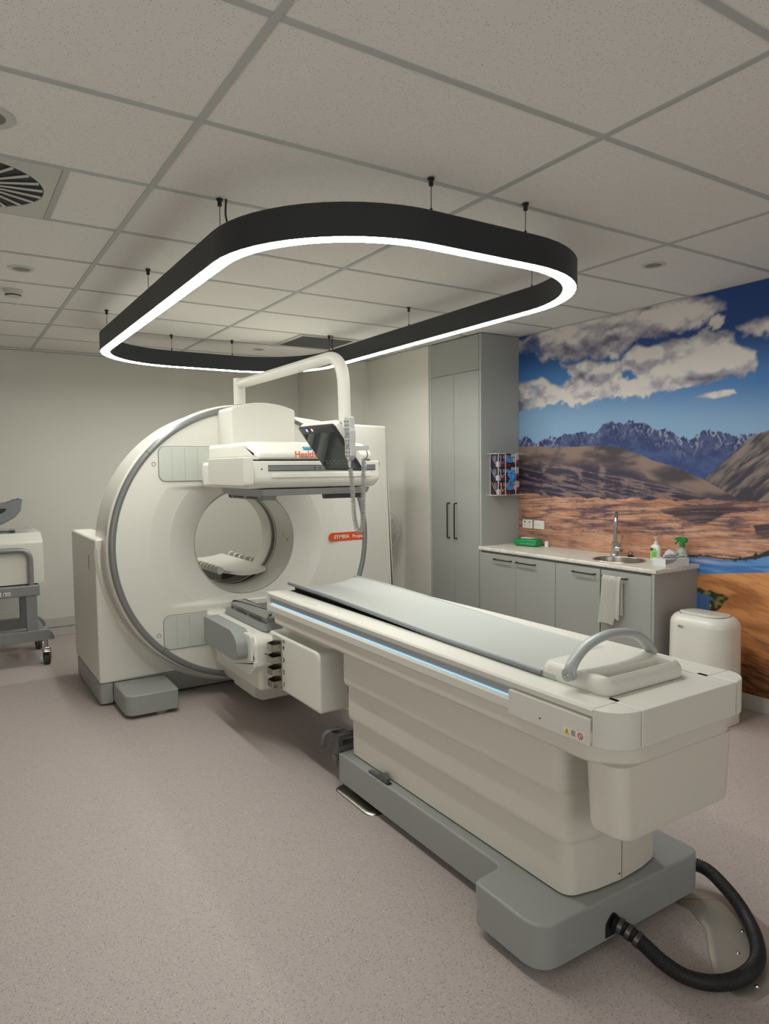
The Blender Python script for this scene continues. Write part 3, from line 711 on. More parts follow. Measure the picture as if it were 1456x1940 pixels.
# base skirt
bm = new(); slab(bm, rpoly([(0.825, 4.772), (0.905, 4.772), (0.905, 4.80), (3.31, 4.80), (3.31, 5.66), (0.825, 5.66)], [0.035, 0.004, 0.004, 0.01, 0.01, 0.01]), 0.016, 0.15, 0.004); part('base_skirt', bm, dgrey, g)
bm = new(); box(bm, 0.87, 3.3, 4.86, 5.6, 0.0, 0.02); part('plinth', bm, black, g, smooth=False)
# step box in front
bm = new(); slab(bm, rpoly([(0.908, 4.40), (1.232, 4.40), (1.245, 4.775), (0.908, 4.775)], [0.075, 0.015, 0.004, 0.004], 8), 0.022, 0.152, 0.010, n=4); o = part('foot_box', bm, dgrey, g, 'low grey metal foot box')
bm = new(); cyl(bm, (1.13, 4.46, 0.0), (1.13, 4.46, 0.024), 0.045, 24); part('levelling_foot', bm, ringm, o)

# ---- camera heads
def head(flip):
    T = (lambda z: 2*CZ-z) if flip else (lambda z: z)
    nm = 'detector_head'
    def zz(a, b): return (min(T(a), T(b)), max(T(a), T(b)))
    # mount with arched outer edge, running along Y from the disc
    bm = new()
    P = rpoly([(1.607, 1.60), (2.062, 1.60)]+[(1.8345+0.2275*t_, 1.992-0.042*t_*t_) for t_ in np.linspace(1, -1, 13)], [0.001, 0.001, 0.035]+[0]*11+[0.035], 6)
    P = [(x, T(z)) for x, z in P]
    slab(bm, P, 4.345, 4.62, 0.012, 'y', n=4, e0=0.012)
    hd = part(nm, bm, white2, g, 'lower camera head under the bore' if flip else 'upper camera head above the bore')
    # lid
    bm = new()
    prof = [(3.585, 1.600), (3.565, 1.615), (3.565, 1.635), (3.60, 1.668), (3.66, 1.695), (3.72, 1.705), (4.36, 1.705), (4.36, 1.60)]
    prof = [(y, T(z)) for y, z in rpoly(prof, [0.004, 0.01, 0.02, 0.03, 0.03, 0.02, 0.0, 0.0], 3)]
    e_ = 0.03
    slab(bm, prof, 1.452, 2.205, e_, 'x', n=5, e0=e_)
    ld = part('head_lid', bm, white, hd)
    # body
    bm = new()
    prof = rpoly([(3.54, 1.592), (3.54, 1.48), (3.60, 1.44), (4.36, 1.44), (4.36, 1.592)], [0.006, 0.05, 0.04, 0, 0], 5)
    prof = [(y, T(z)) for y, z in prof]
    slab(bm, prof, 1.41, 2.238, 0.022, 'x', n=4, e0=0.022)
    part('head_body', bm, white, hd)
    bm = new(); z0, z1 = zz(1.592, 1.600); box(bm, 1.47, 2.19, 3.575, 4.35, z0, z1); part('lid_seam', bm, darkp, hd, smooth=False)
    # scale strip
    bm = new(); z0, z1 = zz(1.541, 1.566); rbox(bm, 1.512, 2.20, 3.534, 3.545, z0, z1, 0.002, 0.001, 'y'); part('scale_strip', bm, railm, hd, 'grey sliding strip')
    bm = new(); z0, z1 = zz(1.5665, 1.5695); box(bm, 1.512, 2.20, 3.5355, 3.545, z0, z1); z0, z1 = zz(1.5375, 1.5405); box(bm, 1.512, 2.20, 3.5355, 3.545, z0, z1); part('strip_edge', bm, darkp, hd, smooth=False)
    if not flip:
        bm = new(); text(bm, '1', 0.026, (1.788, 3.5332, 1.5445), (1, 0, 0), (0, 0, 1), bold=0.0008); part('strip_mark', bm, darkp, hd, smooth=False)
        bm = new(); lathe(bm, [(0.0, 3.5336), (0.0045, 3.5336), (0.0045, 3.5345)], (1.828, 0, 1.553), 'y', 14); part('strip_mark', bm, darkp, hd, smooth=False)
    # front ridge below the strip and latch dot
    bm = new(); z0, z1 = zz(1.500, 1.526); rbox(bm, 1.53, 2.17, 3.530, 3.545, z0, z1, 0.008, 0.004, 'y'); part('front_ridge', bm, white, hd)
    bm = new(); z_ = T(1.548); cyl(bm, (1.475, 3.5385, z_), (1.475, 3.545, z_), 0.0045, 14); part('latch_hole', bm, darkp, hd)
    # collimator carrier plate with chamfered corners
    bm = new()
    P = rpoly([(1.50, 3.60), (2.18, 3.60), (2.18, 4.22), (1.50, 4.22)], 0.012, 3)
    A = inset(P, -0.014); L = [(A, T(1.436)), (A, T(1.428)), (P, T(1.400)), (inset(P, 0.02), T(1.398))]
    loft(bm, L); part('collimator', bm, collim, hd, 'grey metal collimator')
    bm = new()
    P = [(1.505, 3.63), (1.60, 3.63), (1.60, 4.16), (1.505, 4.16)] if not flip else [(1.52, 3.62), (1.62, 3.62), (1.62, 4.20), (1.52, 4.20)]
    A = rpoly(P, 0.006, 2); h1 = 1.352 if flip else 1.372
    loft(bm, [(A, T(1.402)), (A, T(h1+0.02)), (inset(A, 0.02), T(h1))]); part('collimator_rail', bm, collim, hd)
    bm = new(); z0, z1 = zz(1.392, 1.380)
    for y_ in (3.68, 3.9): box(bm, 1.5035, 1.507, y_, y_+0.17, z0, z1)
    box(bm, 1.503, 1.507, 4.11, 4.145, z0, z1); part('rail_slot', bm, darkp, hd, smooth=False)
    bm = new(); A = rpoly([(1.9, 3.615), (2.16, 3.61), (2.16, 3.66), (1.9, 3.66)], 0.004, 2); loft(bm, [(A, T(1.400)), (inset(A, 0.004), T(1.372))]); part('collimator_latch', bm, darkpl, hd)
    # arms back to the ring
    for x0 in (1.48, 2.06):
        bm = new(); z0, z1 = zz(1.47, 1.60); rbox(bm, x0, x0+0.12, 4.34, 4.6, z0, z1, 0.01, 0.004, 'y'); part('carriage_arm', bm, white2, hd)
    return hd
top = head(False); bot = head(True)
# left side covers: white box on the upper head, grey bumper on the lower one
bm = new(); slab(bm, rpoly([(3.485, 1.459), (4.06, 1.459), (4.06, 1.612), (3.485, 1.612)], [0.02, 0.004, 0.004, 0.006], 4), 1.35, 1.405, 0.004, 'x'); part('side_cover', bm, white2, top)
bm = new()
P_ = rpoly([(3.60, 0.50), (3.60, 0.61), (3.70, 0.652), (4.16, 0.652), (4.16, 0.486), (3.68, 0.486)], [0.06, 0.08, 0.05, 0.008, 0.02, 0.06], 6)
slab(bm, P_, 1.33, 1.425, 0.010, 'x', n=4, e0=0.002); part('grey_bumper', bm, midgrey, bot, 'grey rounded bumper')
bm = new(); slab(bm, rpoly([(3.56, 0.492), (3.56, 0.636), (4.18, 0.636), (4.18, 0.492)], [0.008, 0.03, 0.004, 0.004], 4), 1.395, 1.42, 0.004, 'x'); part('side_panel', bm, white, bot)
bm = new(); slab(bm, rpoly([(3.62, 0.40), (3.54, 0.46), (3.54, 0.490), (4.34, 0.490), (4.34, 0.43), (3.9, 0.395)], [0.05, 0.03, 0.004, 0, 0, 0.05], 4), 1.405, 2.25, 0.010, 'x'); part('lower_shell', bm, white, bot)
bm = new(); rbox(bm, 1.46, 2.2, 3.60, 4.34, 0.30, 0.43, 0.03, 0.02, 'z'); part('lower_pan', bm, white2, bot)
bm = new(); slab(bm, rpoly([(1.60, 0.12), (1.66, 0.085), (2.02, 0.085), (2.07, 0.12), (2.07, 0.42), (1.60, 0.42)], [0.02, 0.05, 0.05, 0.02, 0, 0], 5), 4.05, 4.40, 0.012, 'y'); part('lower_arm_cover', bm, white2, bot)
# lettering on the lid (only its beginning shows beside the screen)
o = None
bm = new(); nrm = Vector((0, -0.7, 0.72)).normalized(); up_ = Vector((0, 0.6857, 0.7279))
text(bm, 'Healthineers', 0.049, (1.686, 3.5635, 1.6135), (1, 0, 0), (0, 0.12, 1), bold=0.0009); part('brand_lettering', bm, orange, top, 'orange lettering', smooth=False)
bm = new(); text(bm, 'SIEMENS', 0.036, (1.748, 3.582, 1.6555), (1, 0, 0), (0, 0.7, 0.75), bold=0.0009); part('brand_lettering', bm, teal, top, 'teal lettering', smooth=False)
for s in (1, -1):
    pass
# front service block with numbered shelves
bm = new()
P_ = rpoly([(2.985, 0.34), (3.655, 0.34), (3.655, 0.645), (2.985, 0.645)], [0.016, 0.016, 0.016, 0.055], 6)
slab(bm, P_, 1.52, 2.13, 0.015, 'x', e0=0.014, n=5)
rbox(bm, 1.60, 2.10, 3.03, 3.64, 0.60, 0.694, 0.04, 0.03, 'z')
blk = part('service_block', bm, white, g, 'white boxy block with four small numbered shelves')
bm = new(); box(bm, 1.56, 2.1, 3.05, 3.62, 0.325, 0.345); part('block_foot', bm, black, blk, smooth=False)
bm = new(); box(bm, 1.6, 2.05, 3.64, 4.1, 0.45, 0.6); part('block_bracket', bm, white2, blk, smooth=False)
for k in range(4):
    z0 = 0.366+k*0.067; bm = new()
    out = rpoly([(1.462, 3.425), (1.462, 3.50), (1.518, 3.532), (1.520, 3.425)], [0.006, 0.02, 0.006, 0.002], 3)
    # open-topped little tray
    inn = inset(out, 0.004); H0 = 0.034
    loft(bm, [(out, z0), (out, z0+H0), (inn, z0+H0), (inn, z0+0.004)]); part('shelf_tray', bm, steel, blk, 'small metal shelf')
    bm = new(); text(bm, str(k+1), 0.034, (1.5180, 3.408, z0+0.008), (0, -1, 0), (0, 0, 1), bold=0.0005); part('number_mark', bm, darkp, blk, smooth=False)
bm = new(); slab(bm, rrect(3.422, 3.536, 0.352, 0.632, 0.01, 3), 1.514, 1.5205, 0.002, 'x'); part('shelf_backplate', bm, steel, blk)
bm = new(); cyl(bm, (1.5165, 3.395, 0.622), (1.522, 3.395, 0.622), 0.009, 18); part('lock', bm, ringm, blk)
# rear tray inside the bore with rows of small rollers
bm = new(); Lb = []
YT = np.linspace(4.93, 6.05, 12)
for y_ in YT:
    wgt = 1.0 if y_ > 5.1 else 0.75+0.25*math.sqrt(max(0, (y_-4.93)/0.17))
    ctr = 1.93-0.0*(y_-5.3); hw_ = 0.185*wgt
    top_ = [(ctr-hw_+2*hw_*k/10, 0.775+0.022*((k-5)/5)**2) for k in range(11)]; bot_ = [(x, z-0.022) for x, z in top_[::-1]]
    Lb.append((top_+bot_, float(y_)))
loft(bm, Lb, 'y'); tray = part('rear_tray', bm, white2, g, 'white padded tray reaching through the bore')
bm = new(); rbox(bm, 1.84, 2.02, 5.28, 6.0, 0.64, 0.76, 0.03, 0.01, 'y'); part('tray_support', bm, dgrey2, tray)
bm = new(); rbox(bm, 1.86, 2.0, 5.5, 5.9, 0.0, 0.66, 0.03, 0.01, 'z'); part('tray_post', bm, dgrey2, tray)
for side, n_, y0_, dy_ in ((-1, 13, 4.96, 0.075), (1, 8, 4.99, 0.125)):
    for k in range(n_):
        y_ = y0_+dy_*k; x_ = 1.93+side*0.212
        bm = new(); tube(bm, [(x_-0.004, y_-0.014, 0.803), (x_-0.004, y_-0.005, 0.803), (x_, y_, 0.803), (x_+0.004, y_+0.010, 0.803)], [0.024, 0.029, 0.012, 0.027], 16); part('roller', bm, white2, tray)

# ================================================================== OVERHEAD ARM, SCREEN, HAND CONTROL
arm = thing('monitor_arm', 'white curved tubular arm rising behind the gantry and reaching over it', 'support arm', (1.80, 4.69, 2.003))
bm = new(); cyl(bm, (1.80, 4.69, 2.003), (1.80, 4.69, 2.188), 0.040, 32); part('post', bm, white2, arm)
bm = new(); tube(bm, fillet_path([(1.80, 4.68, 2.148), (1.81, 3.22, 2.148), (1.82, 3.22, 1.72)], 0.17, 12), 0.033, 24); part('arm_tube', bm, white2, arm)
bm = new(); tube(bm, [(1.82, 3.22, 1.80), (1.81, 3.22, 1.70), (1.78, 3.215, 1.675)], 0.028, 20); part('screen_joint', bm, white2, arm)
bm = new(); cyl(bm, (1.79, 3.2, 1.765), (1.7855, 3.198, 1.765), 0.004, 10); part('screw', bm, darkp, arm)
scr = thing('touch_screen', 'tilted touch screen with dark bezel and white back hanging in front of the gantry', 'screen', (1.71, 3.20, 1.656))
SC = Vector((1.712, 3.19, 1.655)); SR = Vector((0.03, -1, -0.012)).normalized(); SU = Vector((-0.60, 0.02, 0.80)); SU = (SU-SR*SU.dot(SR)).normalized(); SN = SR.cross(SU)
def place(bm, c=SC):
    M = Matrix.Identity(4)
    for i in range(3): M[i][0], M[i][1], M[i][2], M[i][3] = SR[i], SU[i], SN[i], c[i]
    bmesh.ops.transform(bm, matrix=M, verts=bm.verts)
w2, h2 = 0.185, 0.142
bm = new(); A = rrect(-w2, w2, -h2, h2, 0.016, 5)
loft(bm, [(A, 0.0), (inset(A, -0.002), -0.012), (inset(A, -0.001), -0.03), (inset(A, 0.03), -0.048)]); place(bm); part('back_cover', bm, white, scr, 'white back cover')
bm = new(); loft(bm, [(inset(A, -0.001), 0.0), (inset(A, -0.001), 0.008), (inset(A, 0.006), 0.012), (inset(A, 0.014), 0.012)]); place(bm); part('bezel', bm, darkpl, scr, 'dark grey bezel')
bm = new(); B = rrect(-w2+0.02, w2-0.02, -h2+0.018, h2-0.042, 0.003, 2); loft(bm, [(B, 0.0118), (B, 0.0128)]); place(bm); sp = part('screen_panel', bm, screenm, scr)
bm = new(); 
for k, y_ in enumerate((-0.078, -0.096)):
    for j in range(6): slab(bm, rrect(-0.12+j*0.045, -0.095+j*0.045, y_, y_+0.006, 0.001, 1), 0.0126, 0.0132, 0.0002)
place(bm); part('screen_icon', bm, mat('dim_icon', (96, 120, 116), 0.3), sp)
for k, (mm, x_) in enumerate(((led_blue, -0.10), (darkp, -0.072), (led_pink, -0.044))):
    bm = new(); lathe(bm, [(0.0, 0.0126), (0.0085, 0.0124), (0.009, 0.0112)], (x_, h2-0.02, 0), 'z', 16); place(bm); part('indicator_light', bm, mm, scr, ['blue lit indicator', 'unlit indicator', 'pink lit indicator'][k])
hc = thing('hand_control', 'light grey hand control with many buttons and coiled cord hooked beside the screen', 'remote control', (1.80, 3.12, 1.6))
# handset faces the viewer side (-x)
HN = Vector((-0.93, -0.36, -0.02)).normalized(); HU = Vector((0.0, 0.02, 1.0)); HU = (HU-HN*HU.dot(HN)).normalized(); HR = HU.cross(HN)
KF = 0.945
def KK(p): c_ = Vector((0, 0, 1.5419)); return c_+(Vector(p)-c_)*KF      # the whole hand control hangs in front of the screen's edge
HC_ = KK((1.785, 3.125, 1.700))
def placeh(bm):
    M = Matrix.Identity(4)
    for i in range(3): M[i][0], M[i][1], M[i][2], M[i][3] = HR[i], HU[i], HN[i], HC_[i]
    bmesh.ops.transform(bm, matrix=M, verts=bm.verts)
hm = mat('handset_grey', (178, 178, 174), 0.45)
bm = new(); P_ = rpoly([(-0.019, 0.108), (0.019, 0.108), (0.019, 0.05), (0.023, 0.035), (0.023, 0.0), (0.0195, -0.02), (0.021, -0.085), (0.0, -0.112), (-0.021, -0.085), (-0.0195, -0.02), (-0.023, 0.0), (-0.023, 0.035), (-0.019, 0.05)], [0.01]*13, 3)
slab(bm, P_, -0.03, 0.012, 0.006); placeh(bm); hb = part('handset', bm, hm, hc)
for r_i in range(10):
    for s_ in (-1, 1):
        if r_i in (3, 6):
            if s_ == 1: continue
            bm = new(); lathe(bm, [(0.012, 0.012), (0.012, 0.0155), (0.009, 0.0165), (0.0, 0.0165)], (0, 0.085-r_i*0.0185, 0), 'z', 18)
        else:
            bm = new(); lathe(bm, [(0.0055, 0.012), (0.0055, 0.0155), (0.004, 0.0165), (0.0, 0.0165)], (s_*0.009, 0.085-r_i*0.0185, 0), 'z', 12)
        placeh(bm); part('button', bm, mat('button_grey', (140, 141, 140), 0.5), hb)
bm = new(); tube(bm, [KK((1.79, 3.13, 1.592)), KK((1.79, 3.13, 1.565)), KK((1.792, 3.128, 1.55))], [0.009, 0.007, 0.005], 12); part('strain_relief', bm, hm, hb)
bm = new(); slab(bm, rpoly([(1.70, 2.955), (1.76, 2.905), (1.775, 2.91), (1.777, 2.95), (1.768, 2.952), (1.764, 2.922), (1.71, 2.98)], [0.004]*7, 3), 1.634, 1.657, 0.002); part('hook_bracket', bm, hm, hc)
# coiled cord : helix along a hanging U
ctrl = smooth_path([KK(q_) for q_ in [(1.792, 3.128, 1.545), (1.798, 3.125, 1.50), (1.802, 3.12, 1.40), (1.808, 3.118, 1.30), (1.818, 3.112, 1.235), (1.832, 3.108, 1.212), (1.846, 3.105, 1.24), (1.852, 3.103, 1.32), (1.855, 3.102, 1.45), (1.858, 3.101, 1.55), (1.860, 3.100, 1.595)]], 24)
L_ = [0.0]
for a, b in zip(ctrl, ctrl[1:]): L_.append(L_[-1]+(b-a).length)
tot = L_[-1]; pitch = 0.0078; NT = int(tot/pitch*10); pts = []; j = 0; nrm = None
for k in range(NT+1):
    s_ = tot*k/NT
    while j < len(L_)-2 and L_[j+1] < s_: j += 1
    f = (s_-L_[j])/(L_[j+1]-L_[j]+1e-9); p_ = ctrl[j].lerp(ctrl[j+1], min(1, f)); t_ = (ctrl[j+1]-ctrl[j]).normalized()
    if nrm is None: nrm = Vector((1, 0, 0))
    nrm = (nrm-t_*nrm.dot(t_)).normalized(); b_ = t_.cross(nrm); a = 2*PI*s_/pitch
    pts.append(p_+(nrm*math.cos(a)+b_*math.sin(a))*0.0105)
bm = new(); tube(bm, pts, 0.0024, 6); part('coiled_cord', bm, mat('cord_grey', (150, 149, 146), 0.5), hc)
bm = new(); tube(bm, smooth_path([KK(q_) for q_ in [(1.845, 3.10, 1.655), (1.865, 3.085, 1.64), (1.875, 3.09, 1.61), (1.862, 3.10, 1.59)]], 6), 0.0022, 8); part('cord_lead', bm, darkpl, hc)

# ================================================================== PATIENT TABLE
B_ = thing('patient_table', 'long white scanner table with grey cradle on a tiered pedestal and grey floor base', 'scanner bed', (1.83, 2.1, 0.0))
X0, X1 = 1.50, 2.155
# side rails with recessed light channel, one per side
for s in (1, -1):
    mx = (lambda x: x) if s == 1 else (lambda x: (X0+X1)-x)
    prof = [(1.500, 0.862), (1.506, 0.869), (1.620, 0.869), (1.620, 0.80), (1.60, 0.765), (1.507, 0.765), (1.500, 0.772), (1.500, 0.800), (1.519, 0.812), (1.519, 0.834), (1.503, 0.846)]
    prof = [(mx(x), z) for x, z in prof]
    bm = new(); loft(bm, [(prof, 1.285), (prof, 3.548)], 'y'); o = part('side_rail', bm, white2, B_, angle=25)
    bm = new(); x_ = mx(1.5195)
    loft(bm, [([(mx(1.5175), 0.814), (mx(1.521), 0.814), (mx(1.521), 0.8335), (mx(1.5175), 0.8335)], 1.60), ([(mx(1.5175), 0.814), (mx(1.521), 0.814), (mx(1.521), 0.8335), (mx(1.5175), 0.8335)], 3.545)], 'y'); part('channel', bm, mat('channel_grey', (172, 173, 168), 0.4, 0.25), o, 'brushed grey channel', smooth=False)
    bm = new(); loft(bm, [([(mx(1.5125), 0.8092), (mx(1.5148), 0.8104), (mx(1.5142), 0.8118), (mx(1.512), 0.8106)], 1.60), ([(mx(1.5125), 0.8092), (mx(1.5148), 0.8104), (mx(1.5142), 0.8118), (mx(1.512), 0.8106)], 3.53)], 'y'); part('light_line', bm, ledm, o, 'thin glowing blue line', smooth=False)
    bm = new(); box(bm, min(mx(1.497), mx(1.607)), max(mx(1.497), mx(1.607)), 3.546, 3.562, 0.764, 0.870); part('rail_end', bm, white2, o, smooth=False)
    bm = new(); rbox(bm, min(mx(1.4935), mx(1.52)), max(mx(1.4935), mx(1.52)), 1.288, 1.617, 0.760, 0.838, 0.003, 0.002, 'x'); pp = part('access_panel', bm, white2, o)
    if s == 1:
        bm = new(); box(bm, 1.4928, 1.4938, 1.305, 1.383, 0.770, 0.792); part('sticker', bm, whitep, pp, smooth=False)
        bm = new(); v_ = [(1.4922, 1.380, 0.772), (1.4922, 1.360, 0.772), (1.4922, 1.370, 0.790)]; vv = [bm.verts.new(q_) for q_ in v_]; v2 = [bm.verts.new((q_[0]+0.001, q_[1], q_[2])) for q_ in v_]
        bm.faces.new(vv); bm.faces.new(v2[::-1]); [bm.faces.new((vv[k], vv[(k+1) % 3], v2[(k+1) % 3], v2[k])) for k in range(3)]
        part('warning_triangle', bm, yellowp, pp, 'yellow warning triangle', smooth=False)
        bm = new(); box(bm, 1.4916, 1.4925, 1.3692, 1.3708, 0.779, 0.786); box(bm, 1.4916, 1.4925, 1.3692, 1.3708, 0.7755, 0.7770)
        for k in range(5): box(bm, 1.4920, 1.4929, 1.338+(k % 2)*0.002, 1.354, 0.774+k*0.0034, 0.7752+k*0.0034)
        part('sticker_print', bm, darkp, pp, smooth=False)
        bm = new(); tube(bm, [(1.4922, 1.320+0.0085*math.cos(2*PI*k/24), 0.781+0.0085*math.sin(2*PI*k/24)) for k in range(24)], 0.0012, 6, closed=True)
        cyl(bm, (1.4922, 1.326, 0.787), (1.4922, 1.314, 0.775), 0.001, 6); part('prohibition_sign', bm, redp, pp, 'round red prohibition sign')
        bm = new(); cyl(bm, (1.4925, 1.478, 0.785), (1.4945, 1.478, 0.785), 0.003, 10); part('screw', bm, darkp, pp)
        bm = new(); slab(bm, rrect(1.535, 1.562, 3.06, 3.20, 0.012, 5), 0.869, 0.8700, 0.0003); slab(bm, rrect(1.539, 1.558, 3.068, 3.17, 0.008, 5), 0.8698, 0.8706, 0.0003); part('grip_pad', bm, mat('pale_pad', (212, 212, 206), 0.5), o)
# underframe / lower lip
bm = new(); P_ = rpoly([(1.512, 3.50), (1.512, 1.30), (1.60, 1.212), (2.055, 1.212), (2.143, 1.30), (2.143, 3.50)], [0.01, 0.10, 0.10, 0.10, 0.10, 0.01], 7)
loft(bm, [(inset(P_, 0.012), 0.700), (inset(P_, 0.004), 0.706), (P_, 0.714), (P_, 0.765)]); part('underframe', bm, cream, B_)
bm = new(); box(bm, 1.52, 1.95, 3.50, 3.545, 0.735, 0.765); part('rear_underframe', bm, cream, B_, smooth=False)
bm = new(); rbox(bm, 1.606, 2.049, 1.56, 3.545, 0.78, 0.866, 0.003, 0.002); part('trough_bed', bm, black, B_)  # black colour stands in for the shadow in the gap beside the cradle
bm = new(); rbox(bm, 1.606, 2.049, 1.31, 1.58, 0.78, 0.8665, 0.003, 0.002); part('trough_cover', bm, white2, B_)
# front cap and rounded corner covers
bm = new(); rbox(bm, 1.600, 2.055, 1.195, 1.322, 0.762, 0.869, 0.004, 0.004, 'z'); part('front_cap', bm, white2, B_)
for s in (1, -1):
    mx = (lambda x: x) if s == 1 else (lambda x: 3.655-x)
    P_ = [(1.5965, 1.2835), (1.5, 1.2835)]+[(1.5+0.0965*(1-math.cos(a)), 1.2835-0.0865*math.sin(a)) for a in np.linspace(0.15, PI/2*0.97, 10)]+[(1.5965, 1.197)]
    P_ = [(mx(x), y) for x, y in P_]
    bm = new(); slab(bm, P_, 0.762, 0.869, 0.003); part('corner_cover', bm, white2, B_)
# overhanging end box
bm = new()
def ring_at(dx, dy, r): return rrect(1.535+dx, 2.10-dx*1.1, 1.218+dy*0.3, 1.36-dy, r, 6)
loft(bm, [(ring_at(0.045, 0.03, 0.03), 0.487), (ring_at(0.028, 0.014, 0.04), 0.489), (ring_at(0.018, 0.008, 0.045), 0.496), (ring_at(0.014, 0.004, 0.048), 0.512), (ring_at(0.0, 0.0, 0.05), 0.705)]); part('end_box', bm, cream, B_)
# tiered pedestal
def colpoly(x0, x1, y0, y1):
    return rpoly([(x0, y1), (x0, y0), (x0+0.11, y0-0.022), ((x0+x1)/2, y0-0.03), (x1-0.11, y0-0.022), (x1, y0), (x1, y1)], [0.02, 0.055, 0.2, 0.2, 0.2, 0.055, 0.02], 6)
for nm_, x0, x1, y0, z0, z1 in (('upper_tier', 1.556, 2.112, 1.452, 0.530, 0.70), ('middle_tier', 1.584, 2.086, 1.462, 0.356, 0.535), ('lower_tier', 1.612, 2.06, 1.475, 0.182, 0.36)):
    P_ = colpoly(x0, x1, y0, 2.815+(z1 < 0.6)*0.008+(z1 < 0.4)*0.008)
    bm = new(); loft(bm, [(inset(P_, 0.022), z0), (inset(P_, 0.006), z0+0.004), (inset(P_, 0.001), z0+0.014), (P_, z0+0.03), (P_, z1)]) if nm_ != 'lower_tier' else loft(bm, [(P_, z0), (P_, z1)])
    o = part(nm_, bm, cream, B_)
    if nm_ == 'lower_tier':
        bm = new(); box(bm, 1.8355, 1.837, 1.4445, 1.45, 0.185, 0.355); part('seam_line', bm, darkp, o, smooth=False)
        bm = new()
        for z_ in (0.205, 0.33): cyl(bm, (1.825, 1.4435, z_), (1.825, 1.45, z_), 0.003, 10)
        part('screw', bm, darkp, o)
bm = new(); P_ = colpoly(1.617, 2.055, 1.48, 2.82); loft(bm, [(P_, 0.174), (P_, 0.184)]); part('pedestal_gap', bm, black, B_)
bm = new(); box(bm, 1.63, 2.03, 2.79, 2.90, 0.45, 0.70); part('rear_plate', bm, dgrey2, B_, smooth=False)
# grey floor base
bm = new(); P_ = rpoly([(1.566, 2.885), (1.566, 1.735), (1.430, 1.715), (1.430, 1.41), (2.222, 1.41), (2.222, 1.72), (2.10, 1.735), (2.10, 2.885)], [0.006, 0.035, 0.03, 0.085, 0.05, 0.03, 0.03, 0.006], 8)
slab(bm, P_, 0.038, 0.176, 0.009, n=4, e0=0.0); fb = part('floor_base', bm, dgrey, B_, 'grey floor base')
bm = new(); slab(bm, rrect(1.66, 2.02, 1.58, 2.80, 0.02, 3), 0.0, 0.040, 0.0); part('base_plinth', bm, black, fb)
# steel floor plate under the far end
bm = new(); P_ = rrect(1.535, 1.72, 2.55, 2.90, 0.05, 8); loft(bm, [(P_, 0.0), (inset(P_, 0.006), 0.006), (inset(P_, 0.02), 0.012)]); part('steel_foot', bm, steel, fb, 'shiny steel foot plate')
# foot pedal and slot
bm = new(); prof = [(2.47, 0.170), (2.47, 0.198), (2.50, 0.214), (2.55, 0.190), (2.62, 0.184), (2.625, 0.170)]
slab(bm, rpoly(prof, 0.004, 2), 1.574, 1.594, 0.002, 'x'); part('foot_pedal', bm, dgrey2, fb)
bm = new(); slab(bm, rrect(1.571, 1.597, 2.455, 2.62, 0.008, 4), 0.1755, 0.1768, 0.0002); part('pedal_slot', bm, black, fb)
# hose port
bm = new(); P_ = rpoly([(1.715, 0.045), (1.785, 0.045), (1.785, 0.09), (1.75, 0.128), (1.715, 0.09)], [0.002, 0.002, 0.02, 0.04, 0.02], 4); slab(bm, P_, 1.4085, 1.4105, 0.0003, 'y'); part('hose_port', bm, black, fb)
# brackets at the far end
bm = new()
tube(bm, [(1.585, 2.90, 0.13), (1.585, 2.90, 0.235), (1.60, 2.90, 0.245), (1.66, 2.90, 0.248)], 0.016, 4, flat=0.25)
rbox(bm, 1.555, 1.562, 2.888, 2.93, 0.11, 0.155, 0.004, 0.002, 'x'); rbox(bm, 1.565, 1.64, 2.886, 2.96, 0.252, 0.257, 0.006, 0.001, 'z')
rbox(bm, 1.566, 1.571, 2.888, 2.94, 0.14, 0.25, 0.004, 0.001, 'x')
part('cable_hook', bm, dgrey2, fb)
bm = new(); pth = [(1.60, 2.935, 0.275), (1.55, 2.94, 0.277), (1.515, 2.945, 0.255), (1.508, 2.945, 0.205), (1.52, 2.945, 0.195)]
tube(bm, fillet_path(pth, 0.03, 5), 0.018, 6, flat=0.22, up=(0, 1, 0)); part('cable_hook', bm, dgrey2, fb)
bm = new(); rbox(bm, 1.57, 1.70, 2.885, 2.96, 0.175, 0.20, 0.004, 0.002, 'z'); part('bracket_plate', bm, dgrey2, fb)
# cradle (curved mattress), sheared slightly along its length
def cxat(y): return 1.795+0.028*(y-1.35)
def cradle(name, prof_f, y0, y1, ny, m_, parent, **k):
    bm = new(); L = []
    for y_ in np.linspace(y0, y1, ny):
        p_ = prof_f(y_); L.append(([(cxat(y_)+a, b) for a, b in p_], float(y_)))
    loft(bm, L, 'y'); return part(name, bm, m_, parent, **k)
def top_prof(y_):
    W_ = 0.195+0.020*(y_-1.5)/2.0; e = (y_-1.5)/2.05
    dz = 0.030*min(1, max(0.40, e*1.3)); pts_ = []
    endr = max(0.0, (y_-3.50)/0.075)
    for k in range(25):
        t_ = -1+2*k/24; pts_.append((W_*t_, 0.872+dz*abs(t_)**2.2+0.003-0.006*endr))
    low = [(x, z-0.016+0.010*endr) for x, z in pts_[::-1]]
    return pts_+low
cr_ = cradle('cradle', top_prof, 1.52, 3.575, 24, matt, B_, label='pale grey curved cradle', angle=50)
bm = new(); L = []
for y_ in np.linspace(1.60, 3.552, 10):
    w_ = 0.172+0.020*(y_-1.5)/2.0; dz = 0.030*min(1, max(0.40, (y_-1.5)/2.05*1.3)); c_ = cxat(y_)
    L.append(([(c_-w_, 0.866), (c_+w_, 0.866), (c_+w_, 0.862+dz), (c_+w_*0.6, 0.868), (c_-w_*0.6, 0.868), (c_-w_, 0.862+dz)], float(y_)))
loft(bm, L, 'y'); part('cradle_base', bm, black, cr_)  # painted black as the shade below the cradle's edge
